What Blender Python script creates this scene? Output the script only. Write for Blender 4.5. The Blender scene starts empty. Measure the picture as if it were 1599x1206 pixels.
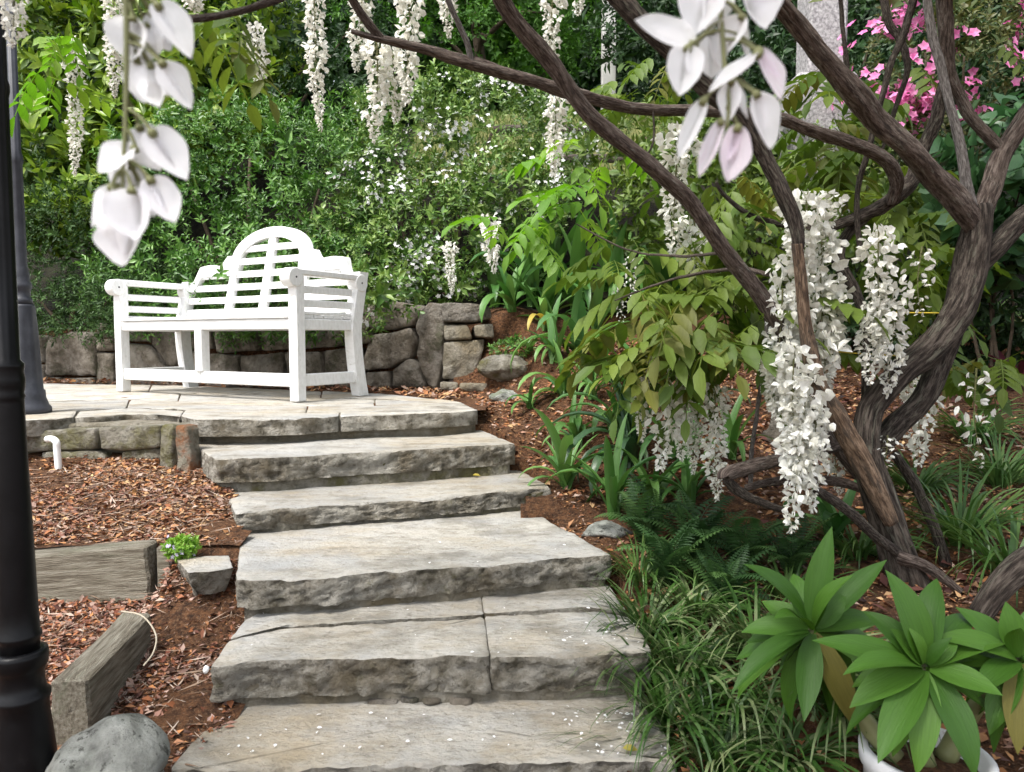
import bpy, math, random
import numpy as np
from mathutils import Vector, Matrix

# ------------------------------------------------------------------ camera, sky, sun, exposure
SC = bpy.context.scene
PITCH = math.radians(3.6); CE = 0.36; F = 1155.0; CX = 799.5; CY = 603.0
cam_d = bpy.data.cameras.new('camera'); cam = bpy.data.objects.new('camera', cam_d)
SC.collection.objects.link(cam); SC.camera = cam
cam.location = (0, 0, CE); cam.rotation_euler = (math.radians(90) - PITCH, 0, 0)
cam_d.sensor_width = 36.0; cam_d.lens = 36.0 * F / 1599.0
cam_d.clip_start = 0.02; cam_d.clip_end = 1000
cam_d.dof.use_dof = True; cam_d.dof.focus_distance = 3.0; cam_d.dof.aperture_fstop = 8.0

SUN_EL, SUN_AZ = math.radians(60), math.radians(222)      # azimuth clockwise from +Y
world = bpy.data.worlds.new('World'); SC.world = world; world.use_nodes = True
wn = world.node_tree.nodes; wl_ = world.node_tree.links
wn.clear()
sky = wn.new('ShaderNodeTexSky'); sky.sky_type = 'NISHITA'; sky.sun_disc = False
sky.sun_elevation = SUN_EL; sky.sun_rotation = SUN_AZ; sky.dust_density = 3.0; sky.air_density = 1.0
hsv = wn.new('ShaderNodeHueSaturation'); hsv.inputs['Saturation'].default_value = 0.35
bg = wn.new('ShaderNodeBackground'); bg.inputs['Strength'].default_value = 0.115
wo = wn.new('ShaderNodeOutputWorld')
wl_.new(sky.outputs[0], hsv.inputs['Color']); wl_.new(hsv.outputs[0], bg.inputs[0]); wl_.new(bg.outputs[0], wo.inputs[0])
sun_d = bpy.data.lights.new('sun', 'SUN'); sun = bpy.data.objects.new('sun', sun_d); SC.collection.objects.link(sun)
sun_d.energy = 1.5; sun_d.angle = math.radians(12); sun_d.color = (1.0, 0.965, 0.91)
sdir = Vector((math.sin(SUN_AZ) * math.cos(SUN_EL), math.cos(SUN_AZ) * math.cos(SUN_EL), math.sin(SUN_EL)))
sun.rotation_euler = sdir.to_track_quat('Z', 'Y').to_euler(); sun.location = (-6, -6, 14)
SC.view_settings.view_transform = 'Standard'; SC.view_settings.look = 'None'
SC.view_settings.exposure = 1.78; SC.view_settings.gamma = 1.0
SC.cycles.use_denoising = True
SC.cycles.max_bounces = 6; SC.cycles.diffuse_bounces = 3; SC.cycles.glossy_bounces = 2
SC.cycles.transmission_bounces = 4; SC.cycles.transparent_max_bounces = 4
SC.cycles.caustics_reflective = False; SC.cycles.caustics_refractive = False

# ------------------------------------------------------------------ helpers
RNG = np.random.default_rng(7); random.seed(7)
FW = np.array([0, math.cos(PITCH), -math.sin(PITCH)]); UP = np.array([0, math.sin(PITCH), math.cos(PITCH)])
def ray(x, y):
    return FW + np.array([1.0, 0, 0]) * ((x - CX) / F) + UP * (-(y - CY) / F)
def at(x, y, d):                       # photo pixel at a forward distance d (m)
    r = ray(x, y); return np.array([0, 0, CE]) + r * (d / r[1])
def on_z(x, y, z):                     # photo pixel on a level plane
    r = ray(x, y); return np.array([0, 0, CE]) + r * ((z - CE) / r[2])
def mpp(d): return d / F               # metres per photo pixel at distance d

def hash3(i, j, k, seed):
    h = (i * 374761393 + j * 668265263 + k * 2147483647 + seed * 144664) & 0xFFFFFFFF
    h = ((h ^ (h >> 13)) * 1274126177) & 0xFFFFFFFF
    return ((h ^ (h >> 16)) & 0xFFFF) / 32768.0 - 1.0
def vnoise(P, seed=0):
    P = np.asarray(P, float); I = np.floor(P).astype(np.int64); f = P - I; f = f * f * (3 - 2 * f)
    out = 0
    for a in (0, 1):
        for b in (0, 1):
            for c in (0, 1):
                w = (f[:, 0] if a else 1 - f[:, 0]) * (f[:, 1] if b else 1 - f[:, 1]) * (f[:, 2] if c else 1 - f[:, 2])
                out = out + w * hash3(I[:, 0] + a, I[:, 1] + b, I[:, 2] + c, seed)
    return out
def fbm(P, sc, seed=0, oct=3):
    P = np.asarray(P, float) * sc; s = 0; a = 1.0
    for o in range(oct):
        s = s + a * vnoise(P * 2 ** o + 17.3 * o, seed + o); a *= 0.5
    return s
def unit(V):
    V = np.asarray(V, float); return V / np.maximum(np.linalg.norm(V, axis=-1, keepdims=True), 1e-9)

COL = SC.collection
def wloc(o):
    v = np.zeros(3)
    while o is not None:
        v += np.array(o.location); o = o.parent
    return v
def tag(o, label=None, cat=None, group=None, kind=None):
    if label: o['label'] = label
    if cat: o['category'] = cat
    if group: o['group'] = group
    if kind: o['kind'] = kind
    return o
def empty(name, loc, label=None, cat=None, group=None, kind=None):
    o = bpy.data.objects.new(name, None); COL.objects.link(o); o.location = tuple(loc); o.empty_display_size = 0.05
    return tag(o, label, cat, group, kind)
def make_mesh(name, V, Fc, mats, smooth=False, mi=None):
    me = bpy.data.meshes.new(name)
    V = np.asarray(V, np.float32)
    if isinstance(Fc, np.ndarray):
        n, k = Fc.shape
        me.vertices.add(len(V)); me.vertices.foreach_set('co', V.ravel())
        me.loops.add(n * k); me.loops.foreach_set('vertex_index', Fc.astype(np.int32).ravel())
        me.polygons.add(n); me.polygons.foreach_set('loop_start', np.arange(0, n * k, k, dtype=np.int32))
        me.update(calc_edges=True)
    else:
        me.from_pydata([tuple(map(float, v)) for v in V], [], [tuple(int(i) for i in f) for f in Fc])
    for m in (mats if isinstance(mats, (list, tuple)) else [mats]): me.materials.append(m)
    if mi is not None: me.polygons.foreach_set('material_index', np.asarray(mi, np.int32))
    if smooth: me.polygons.foreach_set('use_smooth', np.ones(len(me.polygons), bool))
    me.update(); return me
def add(name, V, Fc, mats, parent=None, smooth=False, local=False, mi=None, loc=None):
    V = np.asarray(V, float)
    if loc is None and not local and parent is None:
        loc = np.array([V[:, 0].mean(), V[:, 1].mean(), V[:, 2].min()])
    base = np.zeros(3)
    if not local:
        base = wloc(parent) if parent is not None else np.zeros(3)
        if loc is not None: V = V - np.asarray(loc)
        else: V = V - base
    o = bpy.data.objects.new(name, make_mesh(name, V, Fc, mats, smooth, mi)); COL.objects.link(o)
    if parent is not None: o.parent = parent
    if loc is not None: o.location = tuple(np.asarray(loc) - base)
    return o
def inst(name, me, M, parent):         # shared mesh, world matrix M, parent without rotation
    o = bpy.data.objects.new(name, me); COL.objects.link(o); o.parent = parent
    b = wloc(parent); M = Matrix(M); M.translation = M.translation - Vector(b); o.matrix_basis = M
    return o
def frame(P, axis, nrm, sx, sy, sz):   # columns: side*sx, axis*sy, normal*sz
    a = Vector(axis).normalized(); s = a.cross(Vector(nrm))
    if s.length < 1e-5: s = a.orthogonal()
    s.normalize(); n = s.cross(a)
    m = Matrix.Identity(4)
    for i in range(3):
        m[i][0] = s[i] * sx; m[i][1] = a[i] * sy; m[i][2] = n[i] * sz; m[i][3] = P[i]
    return m

# ------------------------------------------------------------------ materials
def new_mat(name):
    m = bpy.data.materials.new(name); m.use_nodes = True; n = m.node_tree.nodes; n.clear()
    return m, n, m.node_tree.links
def ramp(n, stops):
    r = n.new('ShaderNodeValToRGB'); e = r.color_ramp.elements
    while len(e) < len(stops): e.new(0.5)
    for i, (p, c) in enumerate(stops):
        e[i].position = p; e[i].color = (c[0], c[1], c[2], 1)
    return r
def surf(name, stops, scale=6, detail=6, rough=0.85, bump=0.5, bscale=30, spec=0.3, coord='pos', stain=None, dist=0.02, stretch=None, metallic=0.0, rand=None):
    m, n, l = new_mat(name)
    if coord == 'pos':
        g = n.new('ShaderNodeNewGeometry'); c = g.outputs['Position']
    elif coord == 'bark':
        g = n.new('ShaderNodeAttribute'); g.attribute_name = 'bark'; c = g.outputs['Vector']
    else:
        g = n.new('ShaderNodeTexCoord'); c = g.outputs['Object']
    if stretch:
        mp = n.new('ShaderNodeMapping'); mp.inputs['Scale'].default_value = stretch; l.new(c, mp.inputs[0]); c = mp.outputs[0]
    t = n.new('ShaderNodeTexNoise'); t.inputs['Scale'].default_value = scale; t.inputs['Detail'].default_value = detail; t.inputs['Roughness'].default_value = 0.62
    l.new(c, t.inputs['Vector']); r = ramp(n, stops); l.new(t.outputs['Fac'], r.inputs[0]); col = r.outputs[0]
    for (sc2, lo, hi, cc, amt) in (stain or []):
        t2 = n.new('ShaderNodeTexNoise'); t2.inputs['Scale'].default_value = sc2; t2.inputs['Detail'].default_value = 7; t2.inputs['Roughness'].default_value = 0.7
        l.new(c, t2.inputs['Vector']); mr = n.new('ShaderNodeMapRange'); mr.inputs[1].default_value = lo; mr.inputs[2].default_value = hi
        mr.inputs[4].default_value = amt; l.new(t2.outputs['Fac'], mr.inputs[0])
        mx = n.new('ShaderNodeMix'); mx.data_type = 'RGBA'; l.new(mr.outputs[0], mx.inputs[0]); l.new(col, mx.inputs[6]); mx.inputs[7].default_value = (*cc, 1); col = mx.outputs[2]
    if rand:
        oi = n.new('ShaderNodeObjectInfo'); mr = n.new('ShaderNodeMapRange'); mr.inputs[3].default_value = 1 - rand; mr.inputs[4].default_value = 1 + rand
        l.new(oi.outputs['Random'], mr.inputs[0]); mx = n.new('ShaderNodeMix'); mx.data_type = 'RGBA'; mx.blend_type = 'MULTIPLY'; mx.inputs[0].default_value = 1
        l.new(col, mx.inputs[6]); l.new(mr.outputs[0], mx.inputs[7]); col = mx.outputs[2]
    b = n.new('ShaderNodeBsdfPrincipled'); b.inputs['Roughness'].default_value = rough; b.inputs['Specular IOR Level'].default_value = spec; b.inputs['Metallic'].default_value = metallic
    l.new(col, b.inputs['Base Color'])
    if bump:
        t3 = n.new('ShaderNodeTexNoise'); t3.inputs['Scale'].default_value = bscale; t3.inputs['Detail'].default_value = 8; t3.inputs['Roughness'].default_value = 0.7
        l.new(c, t3.inputs['Vector']); bp = n.new('ShaderNodeBump'); bp.inputs['Strength'].default_value = bump; bp.inputs['Distance'].default_value = dist
        l.new(t3.outputs['Fac'], bp.inputs['Height']); l.new(bp.outputs[0], b.inputs['Normal'])
    o = n.new('ShaderNodeOutputMaterial'); l.new(b.outputs[0], o.inputs[0]); return m
def leafmat(name, cols, trans=0.3, rough=0.5, spec=0.35, tcol=None, obj=False, vein=0):
    """cols: base colours picked leaf by leaf (mesh island, or object when obj)"""
    m, n, l = new_mat(name)
    if obj:
        g = n.new('ShaderNodeObjectInfo'); rnd = g.outputs['Random']
    else:
        g = n.new('ShaderNodeNewGeometry'); rnd = g.outputs['Random Per Island']
    k = len(cols); r = ramp(n, [(i / (k - 1) if k > 1 else 0, c) for i, c in enumerate(cols)])
    if obj: l.new(rnd, r.inputs[0])
    else:
        tp = n.new('ShaderNodeTexNoise'); tp.inputs['Scale'].default_value = 3.5; tp.inputs['Detail'].default_value = 3; l.new(g.outputs['Position'], tp.inputs['Vector'])
        ma = n.new('ShaderNodeMath'); ma.operation = 'MULTIPLY_ADD'; l.new(rnd, ma.inputs[0]); ma.inputs[1].default_value = .62
        mb = n.new('ShaderNodeMapRange'); mb.inputs[1].default_value = .32; mb.inputs[2].default_value = .68; mb.inputs[4].default_value = .38; l.new(tp.outputs['Fac'], mb.inputs[0]); l.new(mb.outputs[0], ma.inputs[2]); l.new(ma.outputs[0], r.inputs[0])
    tc = n.new('ShaderNodeTexCoord'); t = n.new('ShaderNodeTexNoise'); t.inputs['Scale'].default_value = 40 if not obj else 1.0; t.inputs['Detail'].default_value = 5
    if obj:
        mp = n.new('ShaderNodeMapping'); mp.inputs['Scale'].default_value = (60, 4, 6); l.new(tc.outputs['Object'], mp.inputs[0]); l.new(mp.outputs[0], t.inputs['Vector'])
    if not obj: l.new(tc.outputs['Object'], t.inputs['Vector'])
    hv = n.new('ShaderNodeHueSaturation'); mr = n.new('ShaderNodeMapRange'); mr.inputs[3].default_value = 0.75; mr.inputs[4].default_value = 1.25
    l.new(t.outputs['Fac'], mr.inputs[0]); l.new(mr.outputs[0], hv.inputs['Value']); l.new(r.outputs[0], hv.inputs['Color'])
    b = n.new('ShaderNodeBsdfPrincipled'); b.inputs['Roughness'].default_value = rough; b.inputs['Specular IOR Level'].default_value = spec
    l.new(hv.outputs[0], b.inputs['Base Color'])
    if obj:
        bp = n.new('ShaderNodeBump'); bp.inputs['Strength'].default_value = .35; bp.inputs['Distance'].default_value = .004; l.new(t.outputs['Fac'], bp.inputs['Height']); l.new(bp.outputs[0], b.inputs['Normal'])
    tr = n.new('ShaderNodeBsdfTranslucent'); h2 = n.new('ShaderNodeHueSaturation'); h2.inputs['Value'].default_value = 1.5; h2.inputs['Saturation'].default_value = 1.1
    l.new(hv.outputs[0], h2.inputs['Color']); l.new(h2.outputs[0], tr.inputs[0])
    mx = n.new('ShaderNodeMixShader'); mx.inputs[0].default_value = trans; l.new(b.outputs[0], mx.inputs[1]); l.new(tr.outputs[0], mx.inputs[2])
    o = n.new('ShaderNodeOutputMaterial'); l.new(mx.outputs[0], o.inputs[0]); return m
def chipmat(name, cols, rough=0.8):
    m, n, l = new_mat(name); g = n.new('ShaderNodeNewGeometry'); k = len(cols)
    r = ramp(n, [(i / (k - 1), c) for i, c in enumerate(cols)]); l.new(g.outputs['Random Per Island'], r.inputs[0])
    b = n.new('ShaderNodeBsdfPrincipled'); b.inputs['Roughness'].default_value = rough; b.inputs['Specular IOR Level'].default_value = 0.3; l.new(r.outputs[0], b.inputs['Base Color'])
    o = n.new('ShaderNodeOutputMaterial'); l.new(b.outputs[0], o.inputs[0]); return m

MT = {}
MT['tread'] = surf('worn_flagstone', [(0.36, (.25, .23, .19)), (0.45, (.37, .345, .295)), (0.54, (.49, .465, .415)), (0.64, (.43, .39, .32))], 6, 10, .85, .8, 40, stretch=(.8, 1.25, 1.2),
    stain=[(1.7, .46, .66, (.40, .325, .215), .8), (2.3, .46, .66, (.38, .385, .385), .8), (7, .52, .68, (.19, .17, .13), .6), (1.0, .54, .66, (.58, .57, .53), .55), (34, .56, .66, (.15, .135, .10), .55), (90, .55, .64, (.20, .18, .145), .5)], rand=.10, dist=.03)
MT['riser'] = surf('split_stone', [(0.36, (.15, .132, .095)), (0.48, (.32, .292, .237)), (0.62, (.52, .485, .42))], 18, 11, .95, 1, 45,
    stain=[(4, .52, .62, (.18, .145, .092), .7), (2.5, .50, .62, (.54, .515, .455), .7), (12, .58, .66, (.085, .072, .05), .65), (14, .60, .68, (.19, .18, .085), .5), (50, .57, .65, (.09, .08, .056), .6)], dist=.07)
MT['mortar'] = surf('old_mortar', [(0.36, (.20, .175, .125)), (0.5, (.31, .28, .22)), (0.64, (.40, .37, .31))], 16, 9, .95, 1, 60, stain=[(4, .52, .64, (.20, .15, .07), .75), (9, .57, .66, (.10, .09, .06), .7)], dist=.04)
MT['mossy'] = surf('mossy_stone', [(0.36, (.14, .125, .09)), (0.5, (.27, .25, .20)), (0.64, (.40, .375, .32))], 12, 10, .95, 1, 45, stain=[(5, .50, .62, (.15, .14, .04), .75), (3, .58, .68, (.40, .38, .34), .6), (14, .57, .66, (.07, .06, .04), .6)], dist=.05)
MT['rust'] = surf('rust_stained_stone', [(0.36, (.14, .125, .09)), (0.5, (.26, .24, .19)), (0.64, (.38, .35, .30))], 12, 10, .95, 1, 45, stain=[(6, .42, .52, (.25, .095, .03), .9), (16, .56, .64, (.10, .05, .025), .6)], dist=.04)
MT['wall'] = surf('garden_wall_stone', [(0.36, (.10, .084, .062)), (0.5, (.19, .163, .128)), (0.64, (.31, .275, .23))], 9, 11, .95, 1, 26, stain=[(3, .50, .62, (.32, .297, .26), .65), (5, .54, .64, (.068, .07, .034), .75), (16, .56, .66, (.05, .042, .03), .65)], rand=.25, dist=.06)
MT['paver_gap'] = surf('joint_soil', [(0.3, (.10, .08, .05)), (0.7, (.20, .17, .12))], 20, 5, 1, .5, 60)
MT['boulder'] = surf('speckled_boulder', [(0.36, (.17, .175, .155)), (0.5, (.34, .35, .31)), (0.62, (.50, .51, .47))], 18, 10, .95, 1, 40, stain=[(4, .52, .66, (.56, .56, .52), .6), (38, .56, .62, (.06, .06, .05), .8), (7, .58, .68, (.16, .19, .10), .6)], dist=.05)
MT['soil'] = surf('mulch_soil', [(0.36, (.05, .023, .011)), (0.5, (.13, .058, .026)), (0.64, (.25, .115, .05))], 45, 10, 1, 1, 80, stain=[(3, .5, .66, (.20, .09, .036), .6), (110, .54, .62, (.34, .20, .11), .6), (140, .56, .62, (.03, .014, .008), .7)], dist=.05)
MT['timber'] = surf('weathered_timber', [(0.36, (.19, .16, .115)), (0.5, (.36, .32, .245)), (0.64, (.52, .475, .385))], 9, 9, .9, 1, 30, coord='obj', stretch=(1.0, 11, 11), stain=[(6, .58, .68, (.08, .065, .044), .85), (2.5, .52, .66, (.30, .31, .21), .6)], dist=.04)
MT['bench'] = surf('white_paint', [(0.36, (.72, .72, .70)), (0.6, (.82, .82, .81))], 9, 8, .5, .35, 26, spec=.4, coord='obj', stretch=(1, 6, 3), stain=[(12, .60, .70, (.50, .49, .43), .6), (40, .64, .70, (.36, .33, .28), .6)], dist=.01)
MT['lamp'] = surf('black_enamel', [(0.3, (.003, .003, .0035)), (0.7, (.007, .007, .008))], 20, 5, .36, .1, 60, spec=.2, coord='obj', dist=.004, stain=[(14, .62, .74, (.02, .019, .018), .5)])
MT['lamp_old'] = surf('faded_black_enamel', [(0.3, (.022, .024, .03)), (0.7, (.05, .053, .064))], 14, 6, .5, .15, 60, coord='obj', dist=.004)
MT['glass'] = surf('frosted_glass', [(0, (.7, .7, .66)), (1, (.75, .75, .7))], 3, 2, .3, 0)
MT['pot'] = surf('white_glazed_pot', [(0.3, (.60, .60, .60)), (0.7, (.70, .70, .70))], 6, 6, .45, .1, 30, coord='obj', stain=[(18, .64, .72, (.36, .33, .28), .6)], dist=.005)
MT['pipe'] = surf('white_plastic', [(0.3, (.74, .74, .72)), (0.7, (.8, .8, .79))], 10, 4, .4, 0)
MT['bark'] = surf('wisteria_bark', [(0.36, (.026, .018, .015)), (0.48, (.075, .054, .044)), (0.62, (.175, .14, .12))], 1.3, 8, .92, 1, 2.2, coord='bark', stain=[(.35, .50, .62, (.14, .11, .09), .55), (.8, .57, .66, (.27, .265, .225), .6), (2.4, .55, .62, (.022, .016, .012), .75)], dist=.006)
MT['bark_dark'] = surf('old_dark_bark', [(0.36, (.012, .009, .007)), (0.48, (.045, .034, .027)), (0.62, (.125, .103, .085))], 1.3, 8, .95, 1, 2.2, coord='bark', stain=[(.6, .55, .64, (.20, .195, .15), .55), (2.2, .54, .61, (.014, .010, .008), .8)], dist=.007)
MT['bark_peeled'] = surf('peeled_brown_bark', [(0.36, (.055, .035, .023)), (0.5, (.16, .105, .068)), (0.64, (.29, .205, .14))], 1.0, 8, .9, 1, 2.0, coord='bark', stain=[(.45, .50, .58, (.07, .054, .042), .85), (1.8, .55, .62, (.03, .02, .015), .75)], dist=.006)
MT['bark_grey'] = surf('grey_bark', [(0.36, (.07, .06, .055)), (0.5, (.16, .145, .135)), (0.64, (.30, .28, .265))], 1.3, 8, .9, 1, 2.2, coord='bark', dist=.005)
MT['twig'] = surf('shrub_twig', [(0.3, (.04, .03, .02)), (0.7, (.10, .075, .05))], 20, 6, .95, .5, 60)
MT['stalk'] = leafmat('flower_stalk', [(.16, .17, .07), (.22, .22, .10)], .1)
MT['wire'] = surf('yellow_wire', [(0, (.45, .34, .03)), (1, (.55, .42, .05))], 10, 2, .5, 0)
MT['post'] = surf('pale_painted_post', [(0.3, (.42, .42, .39)), (0.7, (.55, .55, .52))], 6, 6, .8, .3, 30)
MT['granite'] = surf('granite_pillar', [(0.35, (.16, .15, .16)), (0.5, (.32, .31, .31)), (0.65, (.48, .46, .47))], 40, 9, .9, .5, 60)
MT['lawn'] = surf('lawn_turf', [(0.3, (.07, .085, .025)), (0.5, (.13, .14, .045)), (0.7, (.22, .20, .08))], 9, 8, 1, .8, 60, dist=.04)
MT['shade_soil'] = surf('shade_toned_soil', [(0.36, (.008, .007, .004)), (0.5, (.02, .018, .009)), (0.64, (.035, .04, .015))], 12, 9, 1, 1, 30, dist=.08)  # shade of the gaps behind the shrubs, put into the soil colour
MT['dead'] = surf('dead_stem', [(0, (.35, .30, .22)), (1, (.45, .40, .32))], 10, 3, .8, 0)

G_ = lambda *c: list(c)
MT['lf_juniper'] = leafmat('juniper_leaf', [(.014, .038, .009), (.03, .072, .016), (.062, .125, .028), (.028, .058, .022)], .1, .6)
MT['lf_bush'] = leafmat('bush_leaf', [(.018, .055, .009), (.038, .105, .016), (.075, .185, .028), (.155, .29, .06), (.035, .095, .024)], .14, .42, .4)
MT['lf_rose'] = leafmat('rose_leaf', [(.026, .065, .012), (.055, .125, .02), (.115, .21, .038), (.21, .30, .075), (.045, .105, .028)], .14, .42, .4)
MT['lf_yellow'] = leafmat('pittosporum_leaf', [(.022, .06, .008), (.06, .125, .014), (.15, .25, .026), (.27, .37, .055), (.045, .10, .016)], .2, .4, .4)
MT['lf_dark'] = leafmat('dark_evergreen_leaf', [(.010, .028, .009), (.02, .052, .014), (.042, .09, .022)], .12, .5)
MT['lf_conifer'] = leafmat('bright_conifer_leaf', [(.03, .085, .012), (.06, .16, .02), (.10, .22, .035)], .25, .6, .3)
MT['lf_olive'] = leafmat('olive_leaf', [(.03, .06, .01), (.065, .115, .018), (.13, .19, .032), (.05, .10, .022)], .22, .5)
MT['lf_azalea'] = leafmat('azalea_leaf', [(.03, .055, .02), (.06, .10, .03), (.12, .12, .04), (.08, .13, .05)], .25, .5)
MT['lf_broad'] = leafmat('broad_leaf', [(.03, .085, .03), (.055, .14, .05), (.10, .20, .075)], .25, .4, .5)
MT['lf_wist'] = leafmat('wisteria_leaflet', [(.055, .10, .015), (.095, .155, .023), (.155, .215, .036), (.075, .13, .02), (.165, .16, .034)], .32, .5, .3, obj=True)
MT['lf_wist2'] = leafmat('wisteria_young_leaflet', [(.10, .23, .025), (.15, .30, .035), (.20, .32, .045)], .4, .5, .4, obj=True)
MT['lf_canopy'] = leafmat('wisteria_canopy_leaf', [(.06, .09, .015), (.10, .13, .025), (.15, .165, .035)], .2, .5)
MT['lf_strap'] = leafmat('strap_leaf', [(.035, .105, .02), (.07, .17, .035), (.13, .25, .06), (.05, .135, .04)], .2, .42, .4, obj=True)
MT['lf_strap_dark'] = leafmat('dark_strap_leaf', [(.02, .055, .02), (.035, .085, .03), (.06, .11, .04)], .18, .38, .5, obj=True)
MT['lf_yellowing'] = leafmat('yellowing_strap_leaf', [(.30, .26, .05), (.38, .30, .06)], .25, .45, obj=True)
MT['lf_red'] = leafmat('red_strap_leaf', [(.06, .015, .02), (.10, .02, .03)], .2, .4, obj=True)
MT['lf_agave'] = leafmat('agave_leaf', [(.034, .092, .010), (.052, .13, .014), (.082, .18, .022)], .14, .48, .3, obj=True)
MT['lf_agave_old'] = leafmat('old_agave_leaf', [(.10, .10, .02), (.13, .11, .025)], .12, .55, .2, obj=True)
MT['lf_spider'] = leafmat('spider_plant_blade', [(.012, .04, .007), (.028, .075, .012), (.055, .12, .022), (.035, .09, .015), (.22, .26, .12), (.045, .10, .018), (.44, .46, .27)], .18, .45, .4)
MT['lf_grass'] = leafmat('agapanthus_blade', [(.03, .075, .018), (.055, .125, .028), (.10, .18, .045), (.15, .22, .07)], .25, .42, .4)
MT['lf_fern'] = leafmat('fern_frond', [(.025, .06, .02), (.045, .105, .03), (.075, .145, .04)], .25, .5, obj=True)
MT['lf_thyme'] = leafmat('bright_groundcover_leaf', [(.10, .24, .02), (.17, .33, .04), (.23, .38, .06)], .3, .5)
MT['fl_white'] = leafmat('white_flower', [(.74, .74, .72), (.80, .80, .80), (.78, .75, .76)], .3, .6, .2)
MT['fl_racemes'] = leafmat('wisteria_floret', [(.58, .57, .48), (.74, .73, .67), (.86, .86, .83), (.68, .67, .59), (.80, .80, .76)], .3, .6, .2)
MT['fl_petal'] = leafmat('wisteria_petal', [(.86, .86, .88), (.90, .90, .90), (.87, .86, .88)], .42, .7, .1, obj=True)
MT['fl_petal_pink'] = leafmat('pinkish_wisteria_petal', [(.80, .73, .79), (.83, .78, .82)], .45, .55, .25, obj=True)
MT['fl_pink'] = leafmat('pink_flower', [(.62, .11, .34), (.72, .20, .46), (.80, .38, .60), (.50, .06, .22)], .3, .55, .2)
MT['fl_violet'] = leafmat('violet_flower', [(.42, .36, .55), (.60, .56, .70)], .3, .6, .2)
MT['mulch'] = chipmat('mulch_chip', [(.04, .018, .011), (.15, .05, .024), (.29, .105, .04), (.20, .085, .052), (.40, .27, .22), (.09, .038, .022), (.43, .19, .07), (.24, .13, .10), (.52, .42, .34)])
MT['mulch_red'] = chipmat('red_mulch_chip', [(.04, .018, .011), (.17, .06, .027), (.30, .12, .048), (.42, .21, .085), (.13, .055, .032), (.52, .34, .17), (.23, .09, .042), (.40, .29, .23), (.10, .05, .03)])
MT['mulch_purple'] = chipmat('leaf_litter_chip', [(.05, .02, .014), (.15, .062, .042), (.27, .15, .11), (.13, .04, .022), (.38, .27, .22), (.09, .035, .024), (.22, .09, .05)])
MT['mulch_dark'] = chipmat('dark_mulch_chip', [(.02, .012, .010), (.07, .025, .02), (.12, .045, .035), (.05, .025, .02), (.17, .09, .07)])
MT['needle'] = chipmat('dry_needle', [(.16, .10, .06), (.30, .21, .15), (.40, .32, .26), (.22, .15, .10)])

# ------------------------------------------------------------------ shape builders
def cbox(p0, p1, b=0.006):
    """chamfered box"""
    p0 = np.minimum(p0, p1).astype(float) if not isinstance(p0, tuple) else np.minimum(np.array(p0, float), np.array(p1, float))
    p1 = np.maximum(np.array(p1, float), p0); V = []; idx = {}
    for i in (0, 1):
        for j in (0, 1):
            for k in (0, 1):
                c = np.array([(p0, p1)[i][0], (p0, p1)[j][1], (p0, p1)[k][2]]); s = np.array([1 - 2 * i, 1 - 2 * j, 1 - 2 * k])
                for a in range(3):
                    o = np.ones(3); o[a] = 0; idx[(i, j, k, a)] = len(V); V.append(c + s * o * b)
    Fc = []
    def I(i, j, k, a): return idx[(i, j, k, a)]
    for s in (0, 1):
        q = [I(s, 0, 0, 0), I(s, 1, 0, 0), I(s, 1, 1, 0), I(s, 0, 1, 0)]; Fc.append(q if s else q[::-1])
        q = [I(0, s, 0, 1), I(0, s, 1, 1), I(1, s, 1, 1), I(1, s, 0, 1)]; Fc.append(q if s else q[::-1])
        q = [I(0, 0, s, 2), I(1, 0, s, 2), I(1, 1, s, 2), I(0, 1, s, 2)]; Fc.append(q if s else q[::-1])
    for a in (0, 1):
        for b2 in (0, 1):
            Fc.append([I(a, b2, 0, 0), I(a, b2, 1, 0), I(a, b2, 1, 1), I(a, b2, 0, 1)])
            Fc.append([I(a, 0, b2, 0), I(a, 1, b2, 0), I(a, 1, b2, 2), I(a, 0, b2, 2)])
            Fc.append([I(0, a, b2, 1), I(1, a, b2, 1), I(1, a, b2, 2), I(0, a, b2, 2)])
    for i in (0, 1):
        for j in (0, 1):
            for k in (0, 1): Fc.append([I(i, j, k, 0), I(i, j, k, 1), I(i, j, k, 2)])
    return np.array(V), Fc
def lathe(prof, n=32, flute=None):
    """prof: list of (r, z); flute(z)->(depth,count)"""
    V = []; a = np.arange(n) / n * 2 * math.pi
    for (r, z) in prof:
        rr = np.full(n, r)
        if flute: d, c = flute(z); rr = rr * (1 - d * (0.5 + 0.5 * np.cos(a * c)))
        V += [(x, y, z) for x, y in zip(rr * np.cos(a), rr * np.sin(a))]
    Fc = [[i * n + j, i * n + (j + 1) % n, (i + 1) * n + (j + 1) % n, (i + 1) * n + j] for i in range(len(prof) - 1) for j in range(n)]
    Fc.append(list(range(n))[::-1]); Fc.append([(len(prof) - 1) * n + j for j in range(n)])
    return np.array(V, float), Fc
def spline(P, n):
    P = np.asarray(P, float); m = len(P); out = []
    t = np.linspace(0, m - 1 - 1e-6, n)
    for s in t:
        i = int(s); f = s - i
        p0, p1, p2, p3 = P[max(i - 1, 0)], P[i], P[min(i + 1, m - 1)], P[min(i + 2, m - 1)]
        out.append(0.5 * (2 * p1 + (p2 - p0) * f + (2 * p0 - 5 * p1 + 4 * p2 - p3) * f * f + (3 * p1 - p0 - 3 * p2 + p3) * f ** 3))
    return np.array(out)
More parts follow.
